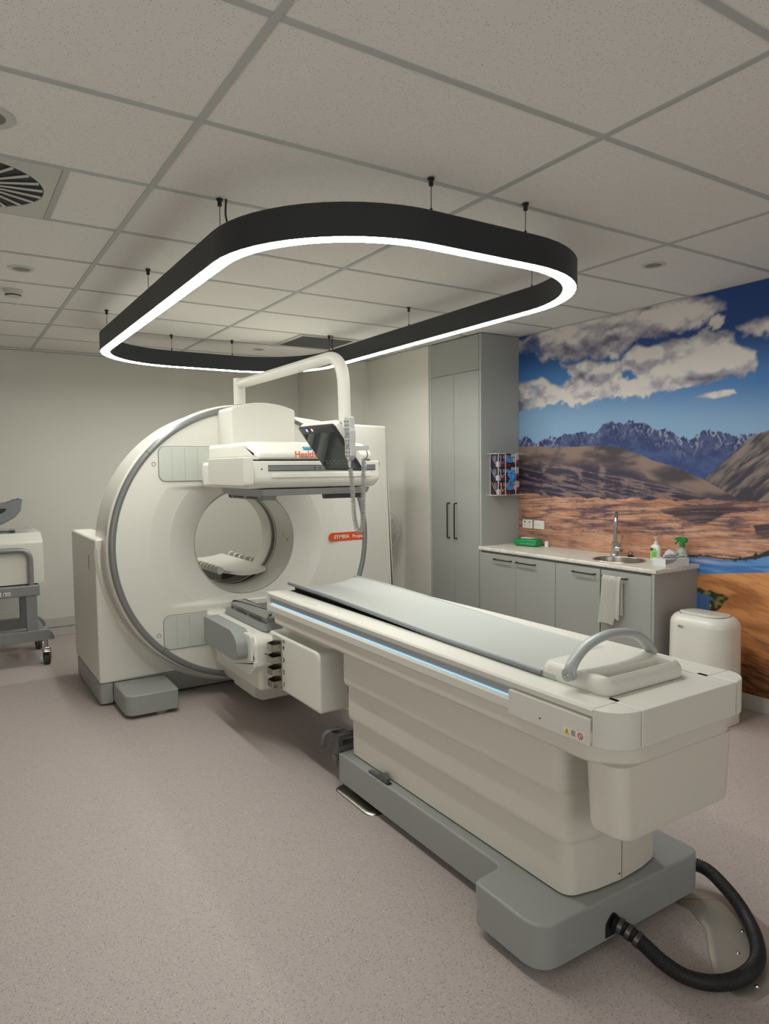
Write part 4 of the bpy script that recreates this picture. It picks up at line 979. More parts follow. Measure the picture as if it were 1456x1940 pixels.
for s in (1, -1):
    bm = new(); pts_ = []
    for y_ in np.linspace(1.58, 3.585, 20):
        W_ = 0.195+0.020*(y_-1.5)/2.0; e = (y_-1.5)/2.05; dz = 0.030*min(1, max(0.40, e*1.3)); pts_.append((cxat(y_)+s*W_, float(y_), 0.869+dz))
    tube(bm, pts_, 0.0085, 12); part('cradle_edge', bm, matt_shade if s < 0 else matt, cr_, 'grey padded edge with shade painted in' if s < 0 else None)  # left edge gets its shade as colour; right edge keeps the cradle grey
# end cover with tray pocket
def shear(bm):
    for v in bm.verts: v.co.x += 0.028*(v.co.y-1.35)
bm = new()
A = rrect(1.600, 1.990, 1.318, 1.600, 0.045, 6); Bp = rrect(1.636, 1.940, 1.336, 1.398, 0.006, 6)
loft(bm, [(inset(A, 0.006), 0.868), (A, 0.876), (inset(A, 0.0005), 0.893), (inset(A, 0.006), 0.907), (inset(A, 0.016), 0.918), (inset(A, 0.022), 0.920), (Bp, 0.920), (inset(Bp, 0.003), 0.882)])
shear(bm); ec = part('end_cover', bm, white2, B_, angle=50)
# arched handle
hx0, hx1 = 1.580, 2.000
pts_ = [(hx0, 1.440, 0.912), (hx0+0.008, 1.442, 0.935), (hx0+0.04, 1.446, 0.965), (hx0+0.09, 1.450, 0.990), (hx0+0.15, 1.452, 1.004), (hx0+0.215, 1.454, 1.008), (hx0+0.285, 1.456, 1.000), (hx0+0.34, 1.458, 0.982), (hx0+0.385, 1.460, 0.953), (hx1, 1.460, 0.915)]
bm = new(); tube(bm, smooth_path(pts_, 6), 0.0215, 16, flat=0.68, up=(0, 1, 0)); hd_ = part('lift_handle', bm, mat('handle_grey', (172, 178, 176), 0.35, 0.1), B_, 'arched grey lift handle')
bm = new(); cyl(bm, (hx0-0.014, 1.440, 0.914), (hx0+0.010, 1.440, 0.914), 0.020, 24); part('pivot', bm, mat('handle_grey', (172, 178, 176), 0.35, 0.1), hd_)
bm = new(); lathe(bm, [(0.0, -0.019), (0.0065, -0.018), (0.0085, -0.013)], (hx0, 1.440, 0.914), 'x', 16); part('pivot_screw', bm, chrome, hd_)

# hose and floor plates
hp = smooth_path([(1.75, 1.407, 0.088), (1.765, 1.365, 0.078), (1.775, 1.31, 0.06), (1.775, 1.245, 0.045), (1.79, 1.175, 0.036), (1.84, 1.12, 0.032), (1.92, 1.09, 0.032), (2.03, 1.10, 0.032), (2.13, 1.16, 0.034), (2.215, 1.25, 0.04), (2.265, 1.34, 0.055), (2.285, 1.43, 0.075), (2.249, 1.50, 0.085)], 24)
bm = new(); rr_ = [0.0215+(0.0016 if i % 2 else 0.0) for i in range(len(hp))]; tube(bm, hp, rr_, 16)
hs = thing('cable_hose', 'thick black corrugated hose looping out of the grey table base onto the floor', 'hose', (1.9, 1.2, 0.0))
part('corrugated_sleeve', bm, black, hs)
for k in (14, 27, 40):
    bm = new(); lathe(bm, [(0.023, -0.008), (0.0258, -0.007), (0.0258, 0.007), (0.023, 0.008)], n=24)
    d_ = (hp[k+1]-hp[k]).normalized(); M = d_.to_track_quat('Z', 'Y').to_matrix().to_4x4(); M.translation = hp[k]; bmesh.ops.transform(bm, matrix=M, verts=bm.verts)
    part('clamp_band', bm, mat('band_dark_metal', (92, 90, 88), 0.3, 0.6), hs)
bm = new(); P_ = rpoly([(2.12, 1.46), (2.27, 1.46), (2.315, 1.33), (2.25, 1.17), (2.13, 1.07), (2.02, 1.03), (1.875, 1.035), (1.89, 1.15), (1.99, 1.23), (2.08, 1.30), (2.125, 1.38)], [0.02, 0.05, 0.08, 0.08, 0.08, 0.08, 0.05, 0.05, 0.06, 0.06, 0.06], 6)
loft(bm, [(P_, 0.0), (P_, 0.003), (inset(P_, 0.004), 0.005), (inset(P_, 0.02), 0.009)])
fp = tag('floor_cover_plate', bm, mat('dull_steel', (186, 178, 164), 0.42, 0.75, 0.1, 12), 'dull steel curved floor plate under the black hose loop', 'floor plate', (2.085, 1.30, 0))
bm = new()
for x, y in ((2.16, 1.22), (2.05, 1.17), (1.96, 1.06)): lathe(bm, [(0.0, 0.0135), (0.004, 0.013), (0.006, 0.009)], (x, y, 0), 'z', 12)
part('screw_head', bm, chrome, fp)

# ================================================================== CABINETS, BENCH, SINK
tc_ = thing('tall_cabinet', 'tall grey two-door storage cabinet reaching the ceiling beside the mural', 'cabinet', (4.02, 4.81, 0))
bm = new(); rbox(bm, 3.822, XR-0.004, 4.468, 5.150, 0.0, ZC-0.007, 0.001, 0.001); part('carcass', bm, cabm, tc_)
bm = new(); rbox(bm, 3.818, XR-0.004, 4.45, 4.468, 0.0, ZC-0.007, 0.001, 0.001, 'y'); part('side_panel', bm, cabm, tc_)
bm = new(); box(bm, 3.806, 3.8175, 4.45, 4.466, 0.0, ZC-0.007); box(bm, 3.800, 3.812, 5.130, 5.152, 0.0, ZC-0.007); part('edge_strip', bm, cabe, tc_, smooth=False)
bm = new(); rbox(bm, 3.802, 3.820, 4.469, 5.128, 2.361, ZC-0.010, 0.001, 0.001, 'x'); part('top_panel', bm, cabm, tc_)
for y0, y1, hy in ((4.469, 4.799, 4.768), (4.803, 5.128, 4.868)):
    bm = new(); rbox(bm, 3.802, 3.820, y0, y1, 0.10, 2.357, 0.001, 0.001, 'x'); d_ = part('door', bm, cabm, tc_)
    bm = new(); tube(bm, fillet_path([(3.802, hy, 1.233), (3.772, hy, 1.233), (3.772, hy, 0.926), (3.802, hy, 0.926)], 0.008, 4), 0.006, 10); part('handle', bm, handlem, d_, 'black bar handle')
def base_unit(ys, label):
    y0, y1 = ys[0][1], ys[-1][0]
    lo, hi = min(min(a) for a in ys), max(max(a) for a in ys)
    t = thing('base_cabinet', label, 'cabinet', (4.02, (lo+hi)/2, 0), 'grey cabinets under the bench')
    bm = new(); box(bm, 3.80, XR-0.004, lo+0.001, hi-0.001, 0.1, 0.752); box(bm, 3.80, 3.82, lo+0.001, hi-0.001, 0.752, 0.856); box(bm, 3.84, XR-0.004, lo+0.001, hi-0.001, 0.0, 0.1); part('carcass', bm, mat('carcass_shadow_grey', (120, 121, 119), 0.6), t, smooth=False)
    for a, b, h0, h1 in ys:
        bm = new(); rbox(bm, 3.783, 3.801, a+0.0015, b-0.0015, 0.10, 0.838, 0.001, 0.001, 'x'); d_ = part('door', bm, cabm, t)
        bm = new(); tube(bm, fillet_path([(3.783, h0, 0.800), (3.755, h0, 0.800), (3.755, h1, 0.800), (3.783, h1, 0.800)], 0.007, 4), 0.0055, 10); part('handle', bm, handlem, d_, 'black bar handle')
    return t
base_unit([(3.591, 4.011, 3.793, 3.988), (4.011, 4.437, 4.055, 4.245)], 'grey two-door base cabinet next to the tall cabinet')
base_unit([(2.772, 3.172, 2.955, 3.145), (3.180, 3.589, 3.222, 3.412)], 'grey two-door base cabinet under the sink, towel on its handle')
bm = new(); rbox(bm, 3.783, XR-0.004, 2.750, 2.771, 0.0, 0.856, 0.001, 0.001, 'y'); tag('end_panel', bm, cabm, 'grey vertical end panel closing the bench beside the bin', 'panel', (4.0, 2.76, 0))
# worktop with a real hole for the sink
SX, SY = 3.995, 3.195
wt = thing('worktop', 'pale marble-patterned worktop with rounded front edge along the mural', 'worktop', (4.0, 3.59, 0.857))
bm = new(); N = 64; hole = ell(SX, SY, 0.150, 0.175, N)
outer = []
rx0, rx1, ry0, ry1 = 3.775, XR-0.004, 2.735, 4.448
for i in range(N):
    a = 2*PI*i/N; dx, dy = math.cos(a), math.sin(a)
    kx = ((rx1-SX)/dx if dx > 1e-9 else (rx0-SX)/dx if dx < -1e-9 else 1e9); ky = ((ry1-SY)/dy if dy > 1e-9 else (ry0-SY)/dy if dy < -1e-9 else 1e9)
    k = min(kx, ky); outer.append([SX+dx*k, SY+dy*k])
for cx_, cy_ in ((rx0, ry0), (rx0, ry1), (rx1, ry0), (rx1, ry1)):
    j = min(range(N), key=lambda i: (outer[i][0]-cx_)**2+(outer[i][1]-cy_)**2); outer[j] = [cx_, cy_]
outer = [tuple(p) for p in outer]
def shr(p, e): return [(min(max(x, rx0+e), rx1-0), min(max(y, ry0+e*0.5), ry1)) for x, y in p]
loft(bm, [(hole, 0.858), (shr(outer, 0.004), 0.857), (outer, 0.861), (outer, 0.877), (shr(outer, 0.003), 0.883), (shr(outer, 0.008), 0.885), (hole, 0.885), (hole, 0.858)], cap0=False, cap1=False)
part('slab', bm, marblem, wt, angle=50)
sk = thing('sink', 'round stainless steel sink set into the worktop', 'sink', (SX, SY, 0.885))
bm = new(); loft(bm, [(ell(SX, SY, 0.164, 0.19, 48), 0.8855), (ell(SX, SY, 0.162, 0.188, 48), 0.889), (ell(SX, SY, 0.150, 0.176, 48), 0.889), (ell(SX, SY, 0.147, 0.173, 48), 0.884), (ell(SX, SY, 0.140, 0.165, 48), 0.80), (ell(SX, SY, 0.115, 0.135, 48), 0.765), (ell(SX, SY, 0.045, 0.045, 48), 0.760)], cap0=False); part('bowl', bm, steel, sk)
bm = new(); lathe(bm, [(0.042, 0.763), (0.036, 0.766), (0.03, 0.763), (0.0, 0.763)], (SX, SY, 0), 'z', 24); part('drain', bm, chrome, sk)
bm = new(); cyl(bm, (SX+0.1, SY-0.125, 0.868), (SX+0.104, SY-0.131, 0.868), 0.017, 20); part('overflow', bm, chrome, sk)
tp = thing('mixer_tap', 'tall chrome gooseneck mixer tap behind the sink', 'tap', (4.165, 3.35, 0.885)); TX, TY = 4.165, 3.365
bm = new(); lathe(bm, [(0.031, 0.8855), (0.031, 0.889), (0.027, 0.893), (0.024, 0.90), (0.024, 0.985), (0.019, 0.992), (0.0, 0.994)], (TX, TY, 0), 'z', 28); part('body', bm, chrome, tp)
bm = new(); tube(bm, smooth_path([(TX, TY, 0.985), (TX, TY, 1.08), (TX, TY, 1.14), (TX-0.006, TY-0.012, 1.18), (TX-0.03, TY-0.035, 1.203), (TX-0.06, TY-0.058, 1.195), (TX-0.085, TY-0.075, 1.16), (TX-0.095, TY-0.082, 1.10)], 8), 0.0135, 16); part('spout', bm, chrome, tp)
bm = new(); cyl(bm, (TX-0.005, TY-0.01, 0.935), (TX-0.012, TY-0.062, 0.935), 0.0195, 20); tube(bm, [(TX-0.01, TY-0.045, 0.95), (TX-0.012, TY-0.065, 1.0), (TX-0.014, TY-0.075, 1.04)], [0.006, 0.005, 0.006], 10); part('lever', bm, chrome, tp)
pg = thing('sink_plug', 'black rubber sink plug with ring lying behind the sink', 'plug', (4.195, 3.255, 0.885))
bm = new(); lathe(bm, [(0.0, 0.8855), (0.02, 0.8855), (0.024, 0.892), (0.024, 0.896), (0.0, 0.898)], (4.195, 3.255, 0), 'z', 20); part('stopper', bm, black, pg)
bm = new(); tube(bm, [(4.195+0.004*math.sin(2*PI*k/20), 3.255+0.017*math.cos(2*PI*k/20), 0.912+0.014*math.sin(2*PI*k/20)) for k in range(20)], 0.0022, 6, closed=True); part('pull_ring', bm, black, pg)
# soap
sx, sy = 4.165, 3.02
so = thing('soap_bottle', 'white pump soap bottle with green label right of the sink', 'soap bottle', (sx, sy, 0.885))
bm = new(); loft(bm, [(rrect(sx-0.02, sx+0.02, sy-0.034, sy+0.034, 0.018), 0.8855), (rrect(sx-0.024, sx+0.024, sy-0.037, sy+0.037, 0.02), 0.892), (rrect(sx-0.024, sx+0.024, sy-0.036, sy+0.036, 0.02), 0.93), (rrect(sx-0.023, sx+0.023, sy-0.037, sy+0.037, 0.02), 0.975), (rrect(sx-0.018, sx+0.018, sy-0.028, sy+0.028, 0.016), 0.992), (rrect(sx-0.012, sx+0.012, sy-0.012, sy+0.012, 0.0115), 0.999)]); part('bottle', bm, white, so)
bm = new(); slab(bm, rrect(sy-0.026, sy+0.024, 0.897, 0.96, 0.008, 3), sx-0.0252, sx-0.022, 0.0005, 'x'); lb = part('label_panel', bm, mat('label_green', (150, 214, 120), 0.5), so, 'green and white label')
bm = new(); cyl(bm, (sx-0.0265, sy+0.016, 0.965), (sx-0.0235, sy+0.016, 0.965), 0.011, 18); text(bm, 'Dettol', 0.008, (sx-0.0262, sy+0.004, 0.965), (0, -1, 0), (0, 0, 1)); part('green_badge', bm, mat('badge_green', (30, 110, 60), 0.5), lb)
bm = new(); 
for k in range(4): box(bm, sx-0.0262, sx-0.0252, sy-0.018, sy+0.008-0.004*(k % 2), 0.905+k*0.011, 0.910+k*0.011)
part('label_print', bm, mat('leaf_green', (60, 150, 60), 0.5), lb, smooth=False)
bm = new(); lathe(bm, [(0.0135, 0.998), (0.0135, 1.014), (0.009, 1.018), (0.004, 1.019), (0.004, 1.043), (0.012, 1.044), (0.012, 1.05), (0.0, 1.052)], (sx, sy, 0), 'z', 20); tube(bm, [(sx, sy, 1.047), (sx-0.02, sy-0.006, 1.049), (sx-0.034, sy-0.011, 1.044)], [0.006, 0.005, 0.004], 10); part('pump', bm, white, so)
# spray
px_, py_ = 4.17, 2.822
sp_ = thing('spray_bottle', 'clear spray bottle with green trigger behind the tissue box', 'spray bottle', (px_, py_, 0.885))
bm = new(); lathe(bm, [(0.0, 0.8855), (0.034, 0.8855), (0.037, 0.892), (0.037, 0.955), (0.03, 0.975), (0.016, 0.99), (0.014, 1.0), (0.0, 1.0)], (px_, py_, 0), 'z', 28); bo = part('bottle', bm, mat('translucent_bottle', (205, 208, 205), 0.15, trans=0.4), sp_)
bm = new(); lathe(bm, [(0.0376, 0.905), (0.0376, 0.955)], (px_, py_, 0), 'z', 20, a0=120, a1=260); part('label_wrap', bm, mat('label_white_green', (190, 210, 190), 0.5), bo)
bm = new(); lathe(bm, [(0.0378, 0.925), (0.0378, 0.94)], (px_, py_, 0), 'z', 20, a0=140, a1=240); part('label_band', bm, mat('badge_green', (30, 110, 60), 0.5), bo)
gm = mat('trigger_green', (25, 128, 58), 0.4)
bm = new(); lathe(bm, [(0.0175, 0.998), (0.0175, 1.022), (0.012, 1.03)], (px_, py_, 0), 'z', 20)
slab(bm, rpoly([(py_-0.03, 1.028), (py_-0.036, 1.05), (py_-0.022, 1.062), (py_+0.018, 1.064), (py_+0.05, 1.056), (py_+0.052, 1.044), (py_+0.018, 1.036), (py_+0.012, 1.026)], 0.006, 3), px_-0.011, px_+0.011, 0.003, 'x')
tube(bm, [(px_, py_+0.028, 1.042), (px_, py_+0.04, 1.025), (px_, py_+0.055, 1.012)], [0.006, 0.006, 0.004], 8); part('trigger_head', bm, gm, sp_, 'green trigger head')
# tissue box
tb = thing('tissue_box', 'white and silver tissue box with tissue pulled out near bench end', 'tissue box', (4.02, 2.80, 0.885))
TB = Matrix.Translation((3.99, 2.808, 0)) @ Matrix.Rotation(math.radians(-14), 4, 'Z')
bm = new(); slab(bm, rrect(-0.065, 0.125, -0.062, 0.062, 0.003, 2), 0.8855, 0.938, 0.0015); bmesh.ops.transform(bm, matrix=TB, verts=bm.verts); bx = part('carton', bm, mat('carton_white', (214, 214, 216), 0.5), tb)
bm = new(); slab(bm, ell(0.03, 0.0, 0.062, 0.034, 24), 0.9375, 0.939, 0.0003); bmesh.ops.transform(bm, matrix=TB, verts=bm.verts); part('opening_film', bm, mat('film_grey', (150, 150, 154), 0.3), bx)
bm = new(); slab(bm, rpoly([(-0.066, 0.938), (0.03, 0.938), (-0.01, 0.915), (-0.066, 0.905)], 0.002, 2), -0.0632, -0.0622, 0.0002, 'y'); bmesh.ops.transform(bm, matrix=TB, verts=bm.verts); part('side_print', bm, mat('film_grey', (150, 150, 154), 0.3), bx)
bm = new(); rs = np.random.RandomState(4); L = []
for k in range(9):
    z_ = 0.937+0.055*k/8; s_ = [0.5, 0.8, 1.0, 1.05, 1.0, 0.9, 0.75, 0.5, 0.15][k]
    L.append(([(0.03+(0.048+0.010*math.sin(3*a+k))*s_*math.cos(a)*(1+0.1*rs.rand()), (0.030+0.008*math.sin(5*a+k*0.7))*s_*math.sin(a)+0.01*math.sin(k)) for a in [2*PI*j/24 for j in range(24)]], z_))
loft(bm, L); bmesh.ops.transform(bm, matrix=TB, verts=bm.verts); part('tissue', bm, mat('tissue_soft', (212, 206, 204), 0.95), tb)
# green wipes packet
wp = thing('wipes_packet', 'green plastic wipes packet lying at the cabinet end of the worktop', 'wipes packet', (4.13, 4.21, 0.885))
WM = Matrix.Translation((4.125, 4.225, 0)) @ Matrix.Rotation(math.radians(12), 4, 'Z')
bm = new(); L = []
for k in range(9):
    t_ = k/8; e = 0.012*(2*t_-1)**4
    L.append((rrect(-0.055+e*1.5, 0.055-e*1.5, -0.115+e, 0.115-e, 0.02, 5), 0.8858+0.062*t_))
rings = loft(bm, L)
for v in bm.verts: v.co.z += 0.002*math.sin(v.co.y*60)*(v.co.z > 0.93); v.co.x += 0.0025*math.sin(v.co.y*45+v.co.z*80)
bmesh.ops.transform(bm, matrix=WM, verts=bm.verts); pk = part('packet', bm, mat('packet_green', (22, 140, 78), 0.3), wp)
bm = new(); slab(bm, rrect(-0.03, 0.03, -0.055, 0.055, 0.012, 4), 0.948, 0.955, 0.002); bmesh.ops.transform(bm, matrix=WM, verts=bm.verts); part('lid', bm, white2, wp, 'white flip lid')
bm = new()
for k in range(7): box(bm, -0.0575, -0.0565, -0.095+k*0.02, -0.085+k*0.02, 0.90, 0.915)
bmesh.ops.transform(bm, matrix=WM, verts=bm.verts); part('packet_print', bm, mat('print_pale_green', (90, 185, 130), 0.5), pk, smooth=False)
bm = new(); lathe(bm, [(0.0, 0.8855), (0.016, 0.8855), (0.016, 0.915), (0.0135, 0.93), (0.0, 0.931)], (4.19, 4.075, 0), 'z', 18); tag('small_white_pot', bm, white, 'small white plastic pot standing beside the green wipes packet', 'pot', (4.19, 4.075, 0.885))
# power outlets on the mural wall
for (y0, y1), lab in (((4.281, 4.396), 'white double power outlet nearer the tall cabinet'), ((4.145, 4.26), 'white wall plate with single dot, further from the tall cabinet')):
    t = thing('power_outlet', lab, 'power outlet', (XR, (y0+y1)/2, 1.057), 'white wall plates above the worktop')
    bm = new(); rbox(bm, XR-0.013, XR-0.003, y0, y1, 1.020, 1.094, 0.004, 0.003, 'x'); part('plate', bm, white, t)
    bm = new(); ys_ = (y0+0.03, y1-0.03) if y0 > 4.27 else ((y0+y1)/2,)
    for y_ in ys_:
        if y0 > 4.27:
            for dy_, dz_, tl in ((-0.006, 0.004, 1), (0.006, 0.004, 1), (0, -0.010, 0)): box(bm, XR-0.0138, XR-0.0125, y_+dy_-0.001, y_+dy_+0.001, 1.045+dz_-0.004, 1.045+dz_+0.004)
            rbox(bm, XR-0.0155, XR-0.0125, y_-0.006, y_+0.006, 1.070, 1.082, 0.002, 0.001, 'x')
        else: cyl(bm, (XR-0.0138, y_, 1.057), (XR-0.0125, y_, 1.057), 0.004, 12)
    part('socket', bm, darkp, t, smooth=False)
# gloves rack with three boxes, on the cabinet's side facing the bench
YG = 4.45
rk = thing('glove_rack', 'white wire rack holding three glove boxes on the cabinet side', 'rack', (4.07, YG, 1.3))
bm = new(); yf = 4.345; wm_ = 0.0032
for z_ in (1.658, 1.312):
    tube(bm, fillet_path([(3.885, YG-0.006, z_), (3.885, yf, z_), (3.885, yf, z_)], 0.004, 3), wm_, 8)
    tube(bm, [(3.862, YG-0.004, z_), (4.21, YG-0.004, z_)], wm_, 8); tube(bm, [(3.885, yf, z_), (3.985, yf, z_)], wm_, 8); tube(bm, [(4.10, yf, z_), (4.195, yf, z_)], wm_, 8); tube(bm, [(4.195, yf, z_), (4.195, YG-0.004, z_)], wm_, 8)
for x_ in (3.905, 3.985, 4.10): tube(bm, [(x_, yf, 1.312), (x_, yf, 1.658)], wm_, 8)
for x_ in (3.905, 4.185): tube(bm, [(x_, YG-0.004, 1.30), (x_, YG-0.004, 1.66)], wm_, 8)
for x_ in (3.93, 4.0, 4.07, 4.14): tube(bm, [(x_, YG-0.004, 1.312), (x_, yf, 1.312)], wm_, 8)
part('wire_frame', bm, mat('white_wire', (214, 212, 206), 0.4), rk)
boxm = mat('glove_box_dark', (48, 42, 58), 0.5)
for k, (z0, band, lab) in enumerate(((1.547, (150, 130, 180), 'dark glove box with purple loops, top of the wire rack'), (1.432, (170, 190, 220), 'dark glove box with a blue glove hanging out, middle of the rack'), (1.3165, (222, 170, 80), 'dark glove box with yellow loops, bottom of the wire rack'))):
    x0_ = 3.905+(0.006 if k == 2 else 0)
    t = thing('glove_box', lab, 'glove box', (4.03, 4.40, z0), 'glove boxes in the wire rack')
    bm = new(); rbox(bm, x0_, x0_+0.235, 4.352, 4.44, z0, z0+0.112, 0.002, 0.001, 'z'); bx_ = part('carton', bm, boxm, t)
    yq = 4.3505
    bm = new(); slab(bm, rpoly([(x0_+0.148, z0+0.111), (x0_+0.148, z0+0.06), (x0_+0.19, z0+0.032), (x0_+0.2345, z0+0.06), (x0_+0.2345, z0+0.111)], [0.004, 0.01, 0.02, 0.01, 0.004], 3), yq, yq+0.002, 0.0003, 'y')
    slab(bm, rrect(x0_-0.001, x0_+0.03, z0, z0+0.045, 0.003, 2), yq, yq+0.002, 0.0003, 'y'); part('white_patch', bm, mat('patch_grey_white', (186, 182, 186), 0.5), bx_)
    bm = new(); tube(bm, [(x0_+0.008+0.033*math.sin(a*0.5), yq-0.0003, z0+0.108-0.085*a/PI) for a in np.linspace(0, PI, 8)]+[(x0_+0.042+0.10*s_, yq-0.0003, z0+0.025+0.062*math.sin(s_*PI/2)) for s_ in np.linspace(0, 1, 8)], 0.003, 6, flat=0.2, up=(0, 0, 1)); part('coloured_loop', bm, mat('loop_%d' % k, band, 0.5), bx_)
    bm = new()
    for j in range(3): box(bm, x0_+0.055, x0_+0.125-0.012*j, yq-0.0004, yq+0.0008, z0+0.092-j*0.010, z0+0.095-j*0.010)
    for j in range(5): box(bm, x0_+0.028, x0_+0.036, yq-0.0004, yq+0.0008, z0+0.045+j*0.011, z0+0.053+j*0.011)
    part('box_print', bm, whitep, bx_, smooth=False)
    bm = new()
    for j in range(6): box(bm, x0_+0.05+j*0.016, x0_+0.057+j*0.016, yq-0.0004, yq+0.0008, z0+0.008, z0+0.018)
    box(bm, x0_+0.052, x0_+0.08, yq-0.0004, yq+0.0008, z0+0.026, z0+0.036); slab(bm, rpoly([(x0_+0.185, z0+0.02), (x0_+0.225, z0+0.035), (x0_+0.225, z0+0.065), (x0_+0.19, z0+0.05)], 0.006, 2), yq-0.0004, yq+0.0008, 0.0002, 'y')
    part('red_print', bm, redp, bx_, smooth=False)
    bm = new(); text(bm, 'amtech', 0.018, (x0_+0.155, yq-0.0004, z0+0.076), (1, 0, 0), (0, 0, 1)); part('box_lettering', bm, darkp, bx_, smooth=False)
    xs = x0_-0.0006
    bm = new(); slab(bm, rrect(4.352, 4.375, z0+0.002, z0+0.045, 0.003, 2), xs, xs+0.001, 0.0002, 'x'); part('side_patch', bm, mat('patch_grey_white', (186, 182, 186), 0.5), bx_)
    bm = new()
    for j in range(3): box(bm, xs, xs+0.001, 4.375+0.012*j, 4.381+0.012*j, z0+0.05, z0+0.098)
    part('side_print', bm, mat('print_lilac', (150, 146, 160), 0.5), bx_, smooth=False)
    bm = new(); tube(bm, [(xs, 4.436-0.08*q_/8, z0+0.105-0.085*math.sin(q_/8*PI/2)) for q_ in range(9)], 0.0028, 6, flat=0.3, up=(0, 0, 1)); part('side_loop', bm, mat('loop_%d' % k, band, 0.5), bx_)
    if k != 1:
        bm = new(); slab(bm, rrect(x0_+0.095, x0_+0.165, z0+0.036, z0+0.078, 0.014, 5), 4.3455, 4.352, 0.002, 'y'); part('glove_slot', bm, bluep, bx_, 'blue gloves in slot')
    else:
        bm = new(); rs = np.random.RandomState(9)
        lathe(bm, [(0.0, 4.325), (0.02, 4.323), (0.038, 4.333), (0.03, 4.352)], (x0_+0.135, 0, z0+0.055), 'y', 22)
        for a, l_ in ((-1.9, 0.085), (-1.5, 0.095), (-1.2, 0.075), (-0.7, 0.07), (2.6, 0.05), (0.5, 0.045)):
            p0 = Vector((x0_+0.135, 4.336, z0+0.055)); d_ = Vector((math.cos(a), 0, math.sin(a)))
            tube(bm, [p0, p0+d_*l_*0.5+Vector((0, -0.012, 0)), p0+d_*l_], [0.014, 0.012, 0.006], 8, flat=0.6)
        for v in bm.verts: v.co += Vector(((rs.rand()-0.5)*0.009, (rs.rand()-0.5)*0.006, (rs.rand()-0.5)*0.009))
        part('hanging_glove', bm, bluep, bx_, 'crumpled blue glove', angle=20)
# towel over the handle
def towel_bm():
    bm = new(); rs = np.random.RandomState(3); NU, NV = 28, 40; G = {}
    for i in range(NU+1):
        for j in range(NV+1):
            s_ = i/NU; t_ = j/NV   # s across (y), t along the drape
            tot = 0.31+0.09; d_ = t_*(0.62)
            backlen = 0.26+0.0*s_; frontlen = 0.335-0.03*math.sin(s_*PI)*0-0.05*(s_ > 0.72)
            wave = 0.006*math.sin(s_*9.5+0.5)+0.003*math.sin(s_*23+t_*3)
            yc = 3.128-0.150*s_
            u_ = t_*(backlen+frontlen)-backlen
            spread = 1+0.15*abs(u_)/0.3
            yy = 3.055+(yc-3.055)*spread+0.02*(abs(u_)/0.3)*(1 if u_ > 0 else 0.3)
            if abs(u_) < 0.012: x_ = 3.755-0.010*math.sin((u_/0.012)*PI/2); z_ = 0.8075+0.006*math.cos(u_/0.012*PI/2)
            else:
                x_ = 3.755+(-0.011 if u_ > 0 else 0.009)*1.0; z_ = 0.8135-abs(u_)
            x_ += (wave*min(1, abs(u_)/0.06))*(1 if u_ > 0 else 0.25)-(0.005 if u_ > 0.02 else 0)
            if u_ > 0: z_ += 0.010*math.sin(s_*4)*abs(u_)/0.3
            G[i, j] = bm.verts.new((min(x_, 3.778), yy, z_))
    for i in range(NU):
        for j in range(NV): bm.faces.new((G[i, j], G[i+1, j], G[i+1, j+1], G[i, j+1]))
    bmesh.ops.solidify(bm, geom=bm.faces[:], thickness=0.004)
    return bm
tag('hand_towel', towel_bm(), towelm, 'white terry hand towel draped over the black cabinet handle under the sink', 'towel', (3.755, 3.055, 0.8), angle=80)
# bin
bx0, bx1, by0, by1 = 3.745, 4.045, 2.275, 2.672
bn = thing('waste_bin', 'tall white glossy oval waste bin beside the bench end', 'bin', (3.895, 2.474, 0))
bm = new(); L = []
def br(d): return rrect(bx0+d, bx1-d, by0+d, by1-d, 0.125-d*0.7, 8)
for z_, d_ in ((0.0, 0.008), (0.005, 0.002), (0.30, 0.0), (0.575, 0.003), (0.60, 0.008), (0.622, 0.022), (0.634, 0.042), (0.637, 0.055)): L.append((br(d_), z_))
loft(bm, L); bb = part('bin_body', bm, white, bn)
bm = new(); A = rrect(bx0+0.058, bx1-0.058, by0+0.058, by1-0.058, 0.07, 8); Ld = []
for z_, d_ in ((0.6375, 0.0), (0.640, 0.0), (0.643, 0.004), (0.644, 0.02)): Ld.append((inset(A, d_), z_))
loft(bm, Ld)
for v in bm.verts:
    k = max(0, (3.90-v.co.x)/0.1); v.co.z += 0.010*min(1, k)*(v.co.z > 0.6375)
part('bin_lid', bm, white, bn)
bm = new(); A2 = inset(A, -0.003); loft(bm, [(A2, 0.6365), (A2, 0.6378)]); part('lid_gap', bm, dark_gap, bn)
bm = new(); slab(bm, rrect(2.520, 2.555, 0.561, 0.576, 0.003, 2), bx0-0.0006, bx0+0.004, 0.0003, 'x'); text(bm, 'Tork', 0.010, (bx0-0.0008, 2.552, 0.5655), (0, -1, 0), (0, 0, 1), mi=1); part('maker_mark', bm, [mat('mark_grey', (176, 173, 166), 0.5), mat('mark_mid_grey', (110, 108, 104), 0.5)], bn, smooth=False)

